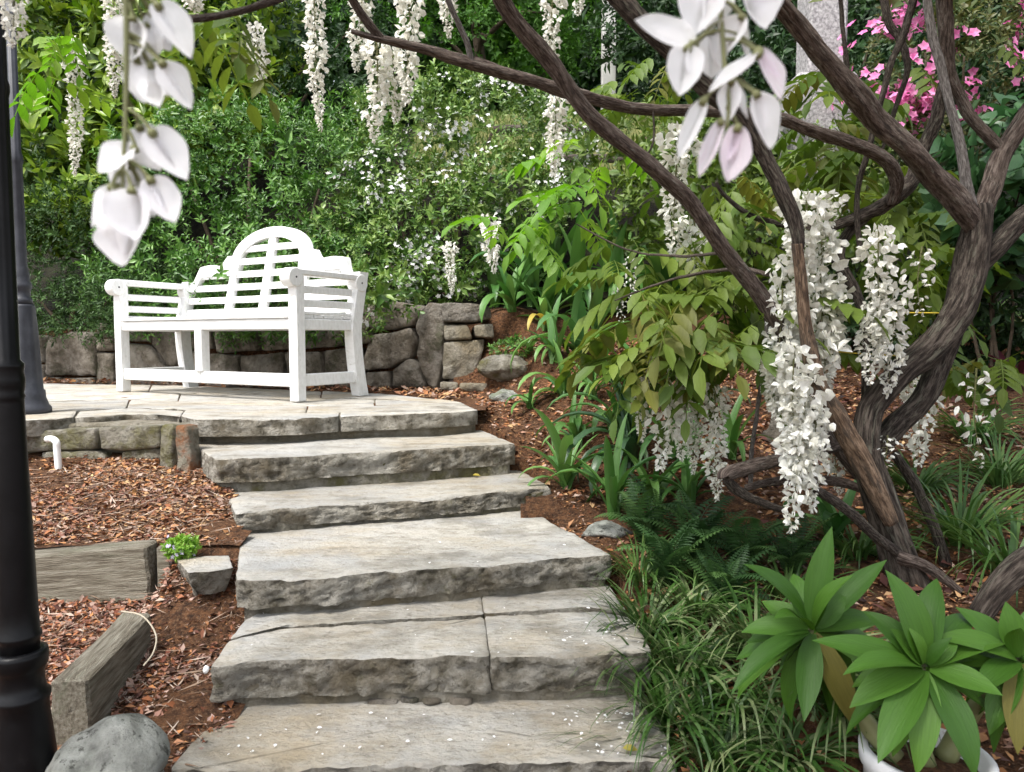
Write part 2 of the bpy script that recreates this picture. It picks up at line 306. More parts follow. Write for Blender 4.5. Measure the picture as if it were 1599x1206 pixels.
def tube(C, R, n=10, rough=0.0, seed=0, ridge=0.0):
    """tube along points C with radii R, bark displacement"""
    C = np.asarray(C, float); m = len(C); T = np.gradient(C, axis=0); T = unit(T)
    N = np.zeros_like(C); r = np.array([0.3, -0.9, 0.2]); v = r - T[0] * (r @ T[0]); N[0] = unit(v)
    for i in range(1, m):
        v = N[i - 1] - T[i] * (N[i - 1] @ T[i]); N[i] = unit(v)
    B = np.cross(T, N); a = np.arange(n) / n * 2 * math.pi
    V = np.zeros((m, n, 3)); R = np.asarray(R, float); slen = np.r_[0, np.cumsum(np.linalg.norm(np.diff(C, axis=0), axis=1))]
    for j in range(n):
        d = N * math.cos(a[j]) + B * math.sin(a[j]); rr = R.copy()
        if ridge: rr = rr * (1 + ridge * np.sin(3 * a[j] + np.arange(m) * 0.12))
        V[:, j] = C + d * rr[:, None]
        if rough:
            q = np.c_[np.full(m, math.cos(a[j]) * 2.6), np.full(m, math.sin(a[j]) * 2.6), slen / max(R.mean() * 5, .004)]
            nz = fbm(q, 1.0, seed, 3) * .8 - np.abs(fbm(q * np.array([2.2, 2.2, .8]), 1.0, seed + 4, 2)) * .9 + fbm(np.c_[np.zeros((m, 2)), slen / max(R.mean() * 14, .01)], 1, seed + 9, 2) * .2
            V[:, j] += d * (nz * R * rough)[:, None]
    V = V.reshape(-1, 3); i, j = np.meshgrid(np.arange(m - 1), np.arange(n), indexing='ij'); i = i.ravel(); j = j.ravel(); j2 = (j + 1) % n
    Fc = [tuple(q) for q in np.stack([i * n + j, i * n + j2, (i + 1) * n + j2, (i + 1) * n + j], 1)]
    Fc.append(tuple(range(n))[::-1]); Fc.append(tuple((m - 1) * n + k for k in range(n)))
    return V, Fc
def barkify(o, C, R, n):
    C = np.asarray(C, float); m = len(C); sl = np.r_[0, np.cumsum(np.linalg.norm(np.diff(C, axis=0), axis=1))] / max(float(np.mean(R)), .001) * .55; a = np.arange(n) / n * 2 * math.pi; k = 3.2
    A = np.stack([np.tile(np.cos(a) * k, m), np.tile(np.sin(a) * k, m), np.repeat(sl, n)], 1) + np.random.default_rng(m * 7 + n).uniform(0, 40, 3)
    at_ = o.data.attributes.new('bark', 'FLOAT_VECTOR', 'POINT'); at_.data.foreach_set('vector', A.astype(np.float32).ravel()); return o
def resample(P, ds):
    P = np.asarray(P, float); Q = []
    for a, b in zip(P, np.roll(P, -1, 0)):
        k = max(1, int(np.linalg.norm(b - a) / ds)); Q += [a + (b - a) * t for t in np.arange(k) / k]
    return np.array(Q)
def area2(P):
    x, y = P[:, 0], P[:, 1]; return (x * np.roll(y, -1) - y * np.roll(x, -1)).sum() / 2
def slab(P2, ztop, zbot, seed=0, ds=0.02, jag=0.012, top_amp=0.004, levels=7, under=0.0, tilt=(0, 0)):
    """rough stone block: plan outline P2, worn top, split sides. Returns V, F, material index (0 top, 1 side)"""
    P2 = np.asarray(P2, float)[:, :2]
    if area2(P2) < 0: P2 = P2[::-1]
    Q = resample(P2, ds); n = len(Q)
    Q = (np.roll(Q, 1, 0) + 4 * Q + np.roll(Q, -1, 0)) / 6
    t = unit(np.roll(Q, -1, 0) - np.roll(Q, 1, 0)); nr = np.stack([t[:, 1], -t[:, 0]], 1); c = Q.mean(0); h = ztop - zbot
    rim = fbm(np.c_[Q, np.zeros(n)], 7, seed, 2) * jag * .45 - np.abs(fbm(np.c_[Q, np.zeros(n)], 26, seed + 1, 3)) * jag * .55
    jf = .12 + .88 * np.clip(np.abs(nr[:, 1]) * 1.3 - .25, 0, 1); rim = rim * jf
    Q = Q + nr * rim[:, None]
    V = []; Fc = []; mi = []
    fr = [1.0, .985, .93, .84, .7, .54, .38, .22, .1]
    for s in fr:
        xy = c + (Q - c) * s; P3 = np.c_[xy, np.zeros(n)]
        z = ztop + fbm(P3, 5, seed + 3, 3) * top_amp + (xy - c) @ np.array(tilt)
        if s == 1.0: z = z - 0.001 - np.maximum(fbm(P3, 14, seed + 9, 3), 0) * 0.009
        V.append(np.c_[xy, z])
    nb = len(fr)
    for k in range(nb - 1):
        for j in range(n): Fc.append((k * n + j, k * n + (j + 1) % n, (k + 1) * n + (j + 1) % n, (k + 1) * n + j)); mi.append(0)
    Fc.append(tuple((nb - 1) * n + j for j in range(n))); mi.append(0)
    top = V[0]; off = nb * n
    for k in range(levels + 1):
        f = k / levels; z = top[:, 2] - f * (top[:, 2] - zbot)
        P3 = np.c_[top[:, :2], z]
        P4 = P3 * np.array([1, 1, 2.2])
        d = fbm(P4, 12, seed + 20, 2) * jag * .5 + (1 - 2 * np.abs(fbm(P4, 30, seed + 30, 3))) * jag * .45
        d = d * jf * (0 if k == 0 else 1) - under * f ** 1.5
        V.append(np.c_[top[:, :2] + nr * d[:, None], z])
    for k in range(levels):
        for j in range(n): Fc.append((off + (k + 1) * n + j, off + (k + 1) * n + (j + 1) % n, off + k * n + (j + 1) % n, off + k * n + j)); mi.append(1)
    return np.concatenate(V), Fc, mi
def rock(c, r, seed=0, sub=3, amp=0.22, cuts=7, flat=True):
    import bmesh
    bm = bmesh.new(); bmesh.ops.create_icosphere(bm, subdivisions=sub, radius=1.0)
    V = np.array([v.co[:] for v in bm.verts]); Fc = [tuple(v.index for v in f.verts) for f in bm.faces]; bm.free()
    rg = np.random.default_rng(seed)
    for _ in range(cuts):
        d = unit(rg.normal(size=3)); lim = rg.uniform(.62, .9); s = V @ d; V = V - np.maximum(s - lim, 0)[:, None] * d * .85
    V = V * (1 + fbm(V, 1.3, seed, 4) * amp)[:, None]
    V = V + unit(V) * (fbm(V, 6, seed + 5, 3) * .03)[:, None]
    return V * np.array(r) + np.array(c), Fc
def polystone(P3, nrm, depth=0.22, seed=0, ds=0.02, bulge=0.02, edge=0.012):
    """wall stone: outline P3 in the wall's face, extruded back, rounded front"""
    P3 = np.asarray(P3, float); nrm = unit(nrm); c0 = P3.mean(0)
    e1 = unit(np.cross(np.array([0, 0, 1.0]), nrm)); e2 = np.cross(nrm, e1)
    P2 = np.c_[(P3 - c0) @ e1, (P3 - c0) @ e2]
    if area2(P2) < 0: P2 = P2[::-1]
    Q = resample(P2, ds); n = len(Q)
    Q = (np.roll(Q, 1, 0) + 3 * Q + np.roll(Q, -1, 0)) / 5
    Q = Q * (1 + fbm(np.c_[Q + c0[:2], np.full(n, seed)], 12, seed, 2)[:, None] * .05)
    V = []; rings = [(1, -depth), (1, -edge), (.955, 0), (.8, bulge * .45), (.55, bulge * .8), (.25, bulge)]
    for s, o in rings:
        P = c0 + e1 * (Q[:, :1] * s) + e2 * (Q[:, 1:] * s) + nrm * o
        if o > -.05: P = P + nrm * (fbm(P, 8, seed + 7, 2) * .014 + np.abs(fbm(P, 24, seed + 8, 3)) * .010)[:, None]
        V.append(P)
    Fc = [(k * n + j, k * n + (j + 1) % n, (k + 1) * n + (j + 1) % n, (k + 1) * n + j) for k in range(len(rings) - 1) for j in range(n)]
    Fc.append(tuple((len(rings) - 1) * n + j for j in range(n)))
    return np.concatenate(V), Fc

def leaves2(P, A, N, L, W, fold=.18, droop=.12):
    """folded two-triangle leaves; all arrays of n"""
    A = unit(A); S = unit(np.cross(A, N)); N = np.cross(S, A); L = L[:, None]; W = W[:, None]; n = len(P)
    V = np.stack([P, P + A * L * .45 + S * W * .5 + N * W * fold, P + A * L - N * L * droop, P + A * L * .45 - S * W * .5 + N * W * fold], 1).reshape(-1, 3)
    b = np.arange(n) * 4; Fc = np.concatenate([np.stack([b, b + 1, b + 2], 1), np.stack([b, b + 2, b + 3], 1)]); return V, Fc
def leaves8(P, A, N, L, W, fold=.15, droop=.2):
    A = unit(A); S = unit(np.cross(A, N)); N = np.cross(S, A); L = L[:, None]; W = W[:, None]; n = len(P)
    q = lambda t, s, u: P + A * L * t + S * W * s + N * (W * u - L * droop * t * t)
    V = np.stack([q(0, 0, 0), q(.3, .42, fold), q(.3, 0, 0), q(.3, -.42, fold), q(.65, .42, fold), q(.65, 0, 0), q(.65, -.42, fold), q(1, 0, 0)], 1).reshape(-1, 3)
    b = (np.arange(n) * 8)[:, None]; T = np.array([[0, 1, 2], [0, 2, 3], [2, 1, 4], [2, 4, 5], [3, 2, 5], [3, 5, 6], [5, 4, 7], [6, 5, 7]])
    Fc = (b[:, None, :] + T[None]).reshape(-1, 3); return V, Fc
def merge(parts):
    V = []; Fc = []; o = 0
    for v, f in parts: V.append(v); Fc.append(np.asarray(f) + o); o += len(v)
    return np.concatenate(V), np.concatenate(Fc)
def mounds(lobes, rg, per=9, size=(.22, .42)):
    out = []
    for c, r in lobes:
        for _ in range(per):
            u = unit(rg.normal(size=3)); u[1] = -abs(u[1]) * .8 if rg.random() < .8 else u[1]; u = unit(u); f = rg.uniform(*size); out.append((c + u * r * .92, r * f * rg.uniform(.8, 1.2, 3)))
    return list(lobes) + out
def lobes_surface(lobes, n, rg, shell=(.72, 1.03), back=.35, rough=.16, seed=0):
    """random points + outward normals over a cluster of ellipsoids, thinned away from the viewer"""
    C = np.array([l[0] for l in lobes]); R = np.array([l[1] for l in lobes]); w = (R[:, 0] * R[:, 2]); w = w / w.sum()
    k = rg.choice(len(lobes), n, p=w); u = unit(rg.normal(size=(n, 3)))
    keep = (u[:, 1] < .25) | (rg.random(n) < back); k, u = k[keep], u[keep]
    P = C[k] + u * R[k]; s = rg.uniform(*shell, len(P)) * (1 + rough * fbm(P, 2.2 / R[k].mean(), seed, 3))
    P = C[k] + u * R[k] * s[:, None]; N = unit(u / R[k])
    inside = np.zeros(len(P), bool)
    for c, r in zip(C, R): inside |= (((P - c) / r) ** 2).sum(1) < .45
    return P[~inside], N[~inside]
def twigs(P, D, rg, k=7, tl=.08, ll=.04, lw=.018, spread=60, jit=.35, up=.2):
    """k leaves spiralling along each twig (P base, D direction)"""
    n = len(P); D = unit(D + rg.normal(size=(n, 3)) * jit + np.array([0, 0, up]))
    X = unit(np.cross(D, rg.normal(size=(n, 3)))); Y = np.cross(D, X); out = []
    i = np.arange(k); s = (i + .5) / k
    ang = i * 2.4; a = math.radians(spread) * (1.1 - .5 * s)
    rad = X[:, None] * np.cos(ang)[None, :, None] + Y[:, None] * np.sin(ang)[None, :, None]
    A = D[:, None] * np.cos(a)[None, :, None] + rad * np.sin(a)[None, :, None]
    N = D[:, None] * np.sin(a)[None, :, None] - rad * np.cos(a)[None, :, None]
    B = P[:, None] + D[:, None] * (s * tl)[None, :, None]
    A = A.reshape(-1, 3) + rg.normal(size=(n * k, 3)) * .2; m = n * k
    sz = np.repeat(np.exp(rg.normal(size=n) * .32), k); return B.reshape(-1, 3), A, N.reshape(-1, 3), ll * sz * rg.uniform(.7, 1.2, m), lw * sz * rg.uniform(.75, 1.2, m)

# ================================================================== THE SETTING
ZS = [0.0, -.118, -.255, -.34, -.455, -.58, -.70]           # terrace and tread levels
FRONT = [
    [(-140, 665), (46, 657), (112, 651), (169, 649), (198, 646), (270, 648), (300, 656), (362, 656), (462, 654), (525, 650), (650, 646), (700, 644), (748, 640)],
    [(338, 718), (425, 716), (500, 711), (587, 706), (650, 704), (720, 698), (805, 694)],
    [(365, 801), (435, 795), (562, 784), (650, 780), (710, 775), (790, 767), (862, 761)],
    [(368, 907), (451, 904), (537, 899), (690, 888), (763, 881), (860, 872), (957, 865)],
    [(330, 1038), (411, 1033), (537, 1031), (706, 1026), (821, 1026), (920, 1023), (1020, 1016)],
    [(262, 1208), (451, 1203), (560, 1198), (706, 1193), (880, 1193), (1060, 1193)]]
FW_ = [np.array([on_z(x, y, ZS[k])[:2] for x, y in FRONT[k]]) for k in range(6)]
LEFT_BACK = {1: on_z(294, 698, ZS[1])[:2], 2: on_z(344, 773, ZS[2])[:2], 3: on_z(367, 842, ZS[3])[:2], 4: on_z(370, 981, ZS[4])[:2], 5: on_z(338, 1114, ZS[5])[:2]}
RIGHT_BACK = {1: on_z(752, 675, ZS[1])[:2], 2: on_z(816, 739, ZS[2])[:2], 3: on_z(856, 818, ZS[3])[:2], 4: on_z(955, 925, ZS[4])[:2], 5: on_z(1015, 1098, ZS[5])[:2]}
def along(P, t):
    P = np.asarray(P, float); d = np.r_[0, np.cumsum(np.linalg.norm(np.diff(P, axis=0), axis=1))]; d /= d[-1]
    return np.array([np.interp(t, d, P[:, i]) for i in range(P.shape[1])]).T
def sub(P, t0, t1, n=10): return along(P, np.linspace(t0, t1, n))

# --- garden bank (right of the steps and up behind the wall) -------------------
ctrl = [at(*c) for c in [(755, 655, 3.72), (812, 706, 3.08), (868, 772, 2.72), (962, 876, 2.16), (1016, 1010, 1.83), (1062, 1115, 1.54),
    (1250, 1000, 1.9), (1420, 915, 2.2), (1550, 800, 2.7), (1300, 760, 3.0), (1100, 700, 3.3), (1000, 640, 3.7), (900, 600, 4.2), (850, 545, 4.8), (790, 520, 5.1),
    (1200, 600, 4.5), (1000, 540, 5.0), (1500, 650, 4.0), (1599, 600, 5.0), (1400, 560, 5.5), (1650, 900, 2.2), (1000, 640, 3.7)]]
ctrl += [np.array(p) for p in [(-.32, 4.9, -.03), (-.22, 4.6, -.03), (-.2, 5.0, -.03), (-.12, 4.4, -.02), (-.12, 4.8, -.02), (-.02, 5.1, .16), (.06, 4.75, .06), (.16, 5.05, .34)]]
ctrl += [np.array(p) for p in [(.35, 1.2, -.62), (.8, 1.0, -.66), (1.4, 1.2, -.5), (2.2, 1.6, -.35), (3.5, 2.5, -.2), (4, 4, 0), (.3, .5, -.75), (1.5, .5, -.7)]]
ctrl += [np.array(p) for p in [(0, 5.5, .62), (1.2, 5.8, .45), (2.6, 5.8, .3), (4, 6, .35), (6, 5, .3)]]
ctrl = np.array(ctrl[6:] + [np.array([p[0] + .06, p[1], ZS[k] - .03]) for k in range(6) for p in ([FW_[k][-1]] + ([RIGHT_BACK[k]] if k else []))])
def bank_z(XY):
    XY = np.atleast_2d(np.asarray(XY, float))[:, :2]; d = ((XY[:, None] - ctrl[None, :, :2]) ** 2).sum(2) + 4e-3
    w = 1 / d ** 1.7; zf = (w @ ctrl[:, 2]) / w.sum(1); x, y = XY[:, 0], XY[:, 1]
    wy = np.where(x < -.44, 6.62 - 1.46 * (x + 4.6) / 4.16, 5.16)
    zb = np.interp(y - wy, [0, .3, 1, 1.6, 2.2, 3.5, 6.5, 10, 18, 34], [.44, .5, .85, 1.35, 2.0, 2.9, 3.6, 4.3, 5.5, 8])
    t = np.clip((y - 4.9) / 1.6, 0, 1); t = t * t * (3 - 2 * t); t = np.where((x < -.44) & (y > wy - .05), 1.0, t); return zf * (1 - t) + zb * t
STEPR = np.array([[.62, .4], [.42, 1.0], FW_[5][-1], RIGHT_BACK[5], FW_[4][-1], RIGHT_BACK[4], FW_[3][-1], RIGHT_BACK[3], FW_[2][-1], RIGHT_BACK[2], FW_[1][-1], RIGHT_BACK[1], FW_[0][-1], on_z(746, 631, 0)[:2], [-.25, 4.6], [-.42, 5.1]])
STEPR = STEPR[np.argsort(STEPR[:, 1])]
_bz = bank_z
def bank_z(XY):
    XY = np.atleast_2d(np.asarray(XY, float))[:, :2]; e = np.interp(XY[:, 1], STEPR[:, 1], STEPR[:, 0]) - XY[:, 0]
    z = _bz(XY)
    for k, (c, P) in STEPPOLY.items(): z = np.where(inpoly(XY, P), np.minimum(z, ZS[k] - .09), z)
    return z
def inpoly(XY, P):
    x, y = XY[:, 0], XY[:, 1]; r = np.zeros(len(XY), bool)
    for (x0, y0), (x1, y1) in zip(P, np.roll(P, -1, 0)):
        if y0 == y1: continue
        r ^= ((y0 > y) != (y1 > y)) & (x < (x1 - x0) * (y - y0) / (y1 - y0) + x0)
    return r
STEPPOLY = {}
for k in range(1, 6):
    P = np.vstack([FW_[k], [RIGHT_BACK[k] + np.array([.03, .0])], [RIGHT_BACK[k] + np.array([.02, .10])], [LEFT_BACK[k] + np.array([0, .1])]]); c = P.mean(0); STEPPOLY[k] = (c, c + (P - c) * 1.015)
def on_bank(x, y, zf=None, d0=1.0, d1=9.0):
    ds = np.arange(d0, d1, .02); P = np.array([at(x, y, d) for d in ds]); g = (zf or bank_z)(P[:, :2]); k = np.nonzero(P[:, 2] <= g)[0]
    i = k[0] if len(k) else len(ds) - 1; q = P[i].copy(); q[2] = g[i]; return q
WA = np.array([-4.6, 6.62]); WB = np.array([-.44, 5.16])     # garden wall face, left to right
wdir = unit(WB - WA); wnrm = np.array([wdir[1], -wdir[0], 0.0])
if wnrm[1] > 0: wnrm = -wnrm
def bank_in(x, y):
    if y < 5.15: return x > np.interp(y, STEPR[:, 1], STEPR[:, 0]) - .11
    if x > WB[0] - .02: return True
    t = (x - WA[0]) / (WB[0] - WA[0]); return y > WA[1] + (WB[1] - WA[1]) * t + .12
def grid_patch(xs, ys, zf, ok, mat, name, parent=None, amp=.012, seed=3, label=None):
    X, Y = np.meshgrid(xs, ys); P = np.c_[X.ravel(), Y.ravel()]; Z = zf(P) + fbm(np.c_[P, np.zeros(len(P))], 5, seed, 4) * amp
    V = np.c_[P, Z]; nx = len(xs); Fc = []
    for j in range(len(ys) - 1):
        for i in range(nx - 1):
            if ok((xs[i] + xs[i + 1]) / 2, (ys[j] + ys[j + 1]) / 2): Fc.append((j * nx + i, j * nx + i + 1, (j + 1) * nx + i + 1, (j + 1) * nx + i))
    used = np.unique(np.array(Fc).ravel()); mp = np.zeros(len(V), int); mp[used] = np.arange(len(used))
    return tag(add(name, V[used], mp[np.array(Fc)], mat, parent, True, loc=(0, 0, 0)), kind='structure')
bank = grid_patch(np.r_[np.linspace(-14, -6, 9), np.arange(-5.8, -1, .15), np.arange(-1, -.45, .05), np.arange(-.45, .62, .022), np.arange(.64, 3.4, .05), np.arange(3.45, 6, .15), np.linspace(6.5, 14, 8)],
    np.r_[np.arange(.4, 1.0, .05), np.arange(1.0, 4.2, .025), np.arange(4.2, 5.6, .05), np.arange(5.65, 9, .15), np.linspace(9.5, 45, 16)], bank_z, lambda x, y: bank_in(x, y) and y < 5.75 and x > WB[0] + (.04 if y < 5.2 else .0), MT['soil'], 'garden_bank')
hill = grid_patch(np.r_[np.linspace(-14, -6, 9), np.arange(-5.8, 6, .12), np.linspace(6.5, 14, 8)], np.r_[np.arange(5.0, 9, .1), np.linspace(9.5, 45, 16)], lambda P: bank_z(P) - .004, lambda x, y: bank_in(x, y) and y > 5.2 and (y > 5.7 or x < WB[0]), MT['shade_soil'], 'hillside')
# --- left beds
def up_z(P): return np.interp(P[:, 1], [2.3, 2.50, 2.9, 3.5], [-.36, -.335, -.255, -.15])
def lo_z(P):
    b = lo_b(P); r = np.interp(P[:, 1], [2.12, 2.3, 2.47], [0, .07, .16]); return b + r * np.clip((P[:, 0] + 1.17) / .05, 0, 1)
def lo_b(P): return np.interp(P[:, 1], [.2, 1.0, 1.5, 2.0, 2.45, 2.6], [-.80, -.68, -.60, -.54, -.50, -.48]) - .03 * np.clip(P[:, 0] + 1.0, 0, .5)
def flank_x(y): return np.interp(y, [0, 1.3, 1.55, 1.72, 1.95, 2.2, 2.45, 2.75, 3.0, 3.3], [-.6, -.72, -.75, -.72, -.76, -.84, -.95, -1.08, -1.2, -1.40]) + .06
bed_up = grid_patch(np.arange(-4.2, -.8, .04), np.arange(2.46, 3.5, .04), up_z, lambda x, y: x < flank_x(y), MT['soil'], 'planting_bed')
bed_lo = grid_patch(np.arange(-4.2, -.45, .04), np.arange(.3, 2.6, .04), lo_z, lambda x, y: x < flank_x(y), MT['soil'], 'planting_bed', seed=9)
gnd = tag(add('ground', [(-150, -150, -1.0), (150, -150, -1.0), (150, 150, -1.0), (-150, 150, -1.0)], [(0, 1, 2, 3)], MT['soil'], loc=(0, 0, -1.0)), kind='structure')
# fine leaf litter strip between paving and wall
lit = grid_patch(np.arange(-5, -.1, .06), np.arange(3.9, 6.7, .06), lambda P: np.full(len(P), -.012), lambda x, y: y < WA[1] + (WB[1] - WA[1]) * (x - WA[0]) / (WB[0] - WA[0]) + .1 and x < np.interp(y, STEPR[:, 1], STEPR[:, 0]) + .03, MT['soil'], 'planting_bed', amp=.008, seed=5)

# --- terrace: separate flagstones -------------------------------------------------
terrace = empty('terrace', (-1.6, 4.0, 0), kind='structure')
back_line = np.array([[-4.4, 6.2], [-2.9, 5.92], [-2.2, 5.66], [-.85, 4.92], [-.30, 4.28]])
front_line = FW_[0]
def between(t, f):
    a = along(front_line, t); b = along(back_line, t); return a + (b - a) * f
rows = [(0, .13), (.13, .36), (.36, .66), (.66, 1.0)]
cuts0 = [[0, .22, .44, .74, 1], [0, .30, .68, 1], [0, .40, .80, 1], [0, .33, .7, 1]]
sd = 0
for (f0, f1), cs in zip(rows, cuts0):
    for a, b in zip(cs[:-1], cs[1:]):
        sd += 1; g = .0015
        ts = np.linspace(a + g, b - g, 9)
        lo = np.array([between(t, f0 + (0 if f0 == 0 else .006)) for t in ts]); hi = np.array([between(t, f1 - .006) for t in ts])
        thick = .075 if f0 == 0 else .05
        V, Fc, mi = slab(np.vstack([lo, hi[::-1]]), .0 + random.uniform(-.003, .003), -thick, seed=sd, ds=.03, jag=.005 if f0 else .014, top_amp=.003, levels=6 if f0 == 0 else 3)
        add('paving_slab', V, Fc, [MT['tread'], MT['riser']], terrace, True, mi=mi)
V, Fc, mi = slab(np.vstack([[between(t, .03) for t in np.linspace(.002, .998, 40)], [between(t, 1.0) for t in np.linspace(.998, .002, 40)]]), -.012, -.42, seed=77, ds=.06, jag=.004, levels=3, top_amp=.001)
add('paving_bed', V, Fc, [MT['mortar'], MT['mortar']], terrace, True, mi=mi)

# --- stone steps -----------------------------------------------------------------
steps = empty('stone_steps', (-.3, 1.4, -.75), 'flight of rough grey sandstone slab steps climbing to the terrace', 'steps')
jointx = {1: [0, 1], 2: [0, 1], 3: [0, 1], 4: [0, .62, 1], 5: [0, 1]}
for k in range(1, 6):
    fr = FW_[k]; up = FW_[k - 1]; n = 24
    if k == 1:
        i0 = 6; up = FW_[0][i0:]
    lb, rb = LEFT_BACK[k], RIGHT_BACK[k]
    bk = sub(up, 0, 1, n) + np.array([0, .16]); bk = np.vstack([lb + [0.0, .05], bk[2:-2], rb + [0, .06]])
    fl = np.vstack([fr]); thick = {1: .095, 2: .07, 3: .085, 4: .095, 5: .09}[k]
    js = jointx[k]
    for a, b in zip(js[:-1], js[1:]):
        sd += 1; g = .0003
        F1 = sub(fl, a + (g if a else 0), b - (g if b < 1 else 0), 14); B1 = sub(bk, a + (g if a else 0), b - (g if b < 1 else 0), 14)
        if k == 4:      # two rows of stones on the deepest tread
            M1 = F1 + (B1 - F1) * .505
            V, Fc, mi = slab(np.vstack([F1, M1[::-1]]), ZS[k], ZS[k] - thick, seed=sd * 3, jag=.022, levels=9, ds=.016); add('step_slab', V, Fc, [MT['tread'], MT['riser']], steps, True, mi=mi)
            M2 = F1 + (B1 - F1) * .511
            V, Fc, mi = slab(np.vstack([M2, B1[::-1]]), ZS[k] + .004, ZS[k] - thick, seed=sd * 3 + 1, jag=.006, levels=3); add('step_slab', V, Fc, [MT['tread'], MT['riser']], steps, True, mi=mi)
        else:
            V, Fc, mi = slab(np.vstack([F1, B1[::-1]]), ZS[k] + random.uniform(-.003, .003), ZS[k] - thick, seed=sd * 3, jag=.022, levels=9, ds=.016)
            add('step_slab', V, Fc, [MT['tread'], MT['riser']], steps, True, mi=mi)
    # mortared footing, set back under the slabs
    c = (fl.mean(0) + bk.mean(0)) / 2
    P2 = np.vstack([fl, bk[::-1]]); P2 = c + (P2 - c) * np.array([.975, .93])
    V, Fc, mi = slab(P2, ZS[k] - .016, ZS[k] - .50, seed=sd + 400, ds=.025, jag=.012, levels=10, top_amp=.0015)
    add('footing', V, Fc, [MT['mortar'], MT['mossy'] if k < 3 else MT['mortar']], steps, True, mi=mi)
# small packing stones under the fourth step
for (x0, x1, y0, y1) in [(572, 622, 1092, 1104), (624, 655, 1090, 1102), (657, 690, 1090, 1101), (700, 740, 1091, 1103)]:
    d = 1.855; P = [at(x0, y0, d), at(x1, y0 + 1, d), at(x1 - 1, y1, d), at(x0 + 2, y1, d)]
    V, Fc = polystone(P, (0, -1, .1), .12, seed=int(x0), ds=.01, bulge=.006, edge=.006); add('packing_stone', V, Fc, MT['wall'], steps, True)

# --- low retaining wall under the terrace edge, left --------------------------------
tw = empty('terrace_edge_wall', (-1.7, 3.35, -.2), 'low mossy stone wall under the terrace edge above the orange mulch', 'wall')
for i, P in enumerate([[(30, 674), (150, 668), (152, 702), (32, 706)], [(152, 668), (252, 664), (254, 698), (196, 704), (154, 702)], [(190, 705), (252, 700), (254, 740), (190, 742)], [(66, 706), (150, 704), (168, 714), (164, 742), (66, 742)], [(-60, 682), (36, 676), (38, 712), (-60, 716)], [(-60, 720), (66, 712), (66, 750), (-60, 755)]]):
    V, Fc = polystone([at(x, y, 3.33) for x, y in P], (0, -1, .05), .2, seed=40 + i, bulge=.008, edge=.006); add('stone', V, Fc, MT['mossy'], tw, True)
for i, (P, m) in enumerate([([(246, 662), (268, 662), (276, 748), (248, 742)], 'mossy'), ([(266, 664), (294, 664), (298, 700), (304, 752), (276, 752)], 'rust')]):
    V, Fc = polystone([at(x, y, 3.22 - .06 * i) for x, y in P], (-.35, -1, .05), .2 if i == 0 else .06, seed=60 + i, bulge=.01); add('stone', V, Fc, MT[m], tw, True)['label'] = ['mossy corner stone', 'rust-stained corner stone'][i]
V, Fc = cbox((-4.0, 3.42, -.5), (-1.42, 3.62, -.03), .01); add('wall_core', V, Fc, MT['mortar'], tw)

# --- dry-stone garden wall behind the bench ------------------------------------------
gw = empty('garden_wall', (*((WA + WB) / 2), 0), 'brown rubble stone retaining wall behind the white bench', 'wall')
def on_wall(x, y):
    r = ray(x, y); o = np.array([0, 0, CE]); n = wnrm; p0 = np.array([WB[0], WB[1], 0]); return o + r * ((p0 - o) @ n / (r @ n))
WS = [[(-40, 512), (30, 512), (32, 560), (-40, 560)], [(-40, 564), (34, 563), (36, 606), (-40, 606)], [(36, 520), (66, 524), (67, 566), (36, 566)], [(38, 570), (68, 570), (68, 604), (38, 604)],
    [(70, 532), (110, 517), (146, 521), (148, 586), (71, 586)], [(150, 530), (176, 529), (176, 548), (150, 549)], [(150, 552), (177, 551), (179, 602), (151, 603)], [(72, 590), (90, 589), (96, 604), (72, 604)], [(98, 591), (147, 590), (148, 606), (99, 605)],
    [(150, 505), (200, 503), (238, 508), (234, 534), (206, 533), (152, 526)], [(180, 534), (203, 537), (232, 539), (247, 562), (256, 574), (254, 604), (182, 603)], [(240, 510), (288, 508), (290, 545), (272, 574), (262, 573), (238, 537)], [(276, 576), (292, 548), (313, 549), (314, 603), (258, 604), (259, 580)], [(293, 508), (330, 506), (332, 545), (294, 545)],
    [(334, 506), (400, 500), (404, 548), (336, 552)], [(318, 552), (372, 556), (374, 606), (318, 605)], [(376, 556), (440, 551), (443, 607), (377, 607)], [(407, 502), (462, 498), (466, 545), (408, 548)], [(447, 551), (500, 549), (503, 608), (447, 608)], [(468, 498), (530, 494), (534, 540), (470, 545)], [(507, 548), (560, 542), (566, 608), (508, 609)],
    [(536, 492), (580, 486), (576, 520), (582, 536), (538, 538)], [(578, 523), (610, 520), (642, 512), (650, 532), (640, 556), (606, 576), (566, 578)], [(560, 478), (600, 470), (648, 476), (655, 492), (642, 508), (608, 516), (582, 514)], [(612, 578), (640, 560), (652, 570), (664, 606), (614, 606)], [(570, 582), (608, 580), (610, 608), (570, 608)],
    [(658, 482), (668, 472), (690, 476), (692, 520), (690, 568), (682, 606), (668, 600), (650, 556), (656, 530), (648, 512)]]
for i, P in enumerate(WS):
    V, Fc = polystone([on_wall(x, y) for x, y in P], wnrm, .2, seed=100 + i, bulge=.012, edge=.008); add('stone', V, Fc, MT['wall'], gw, True)
n2 = np.array([.12, -1, .06]); d2 = 5.17
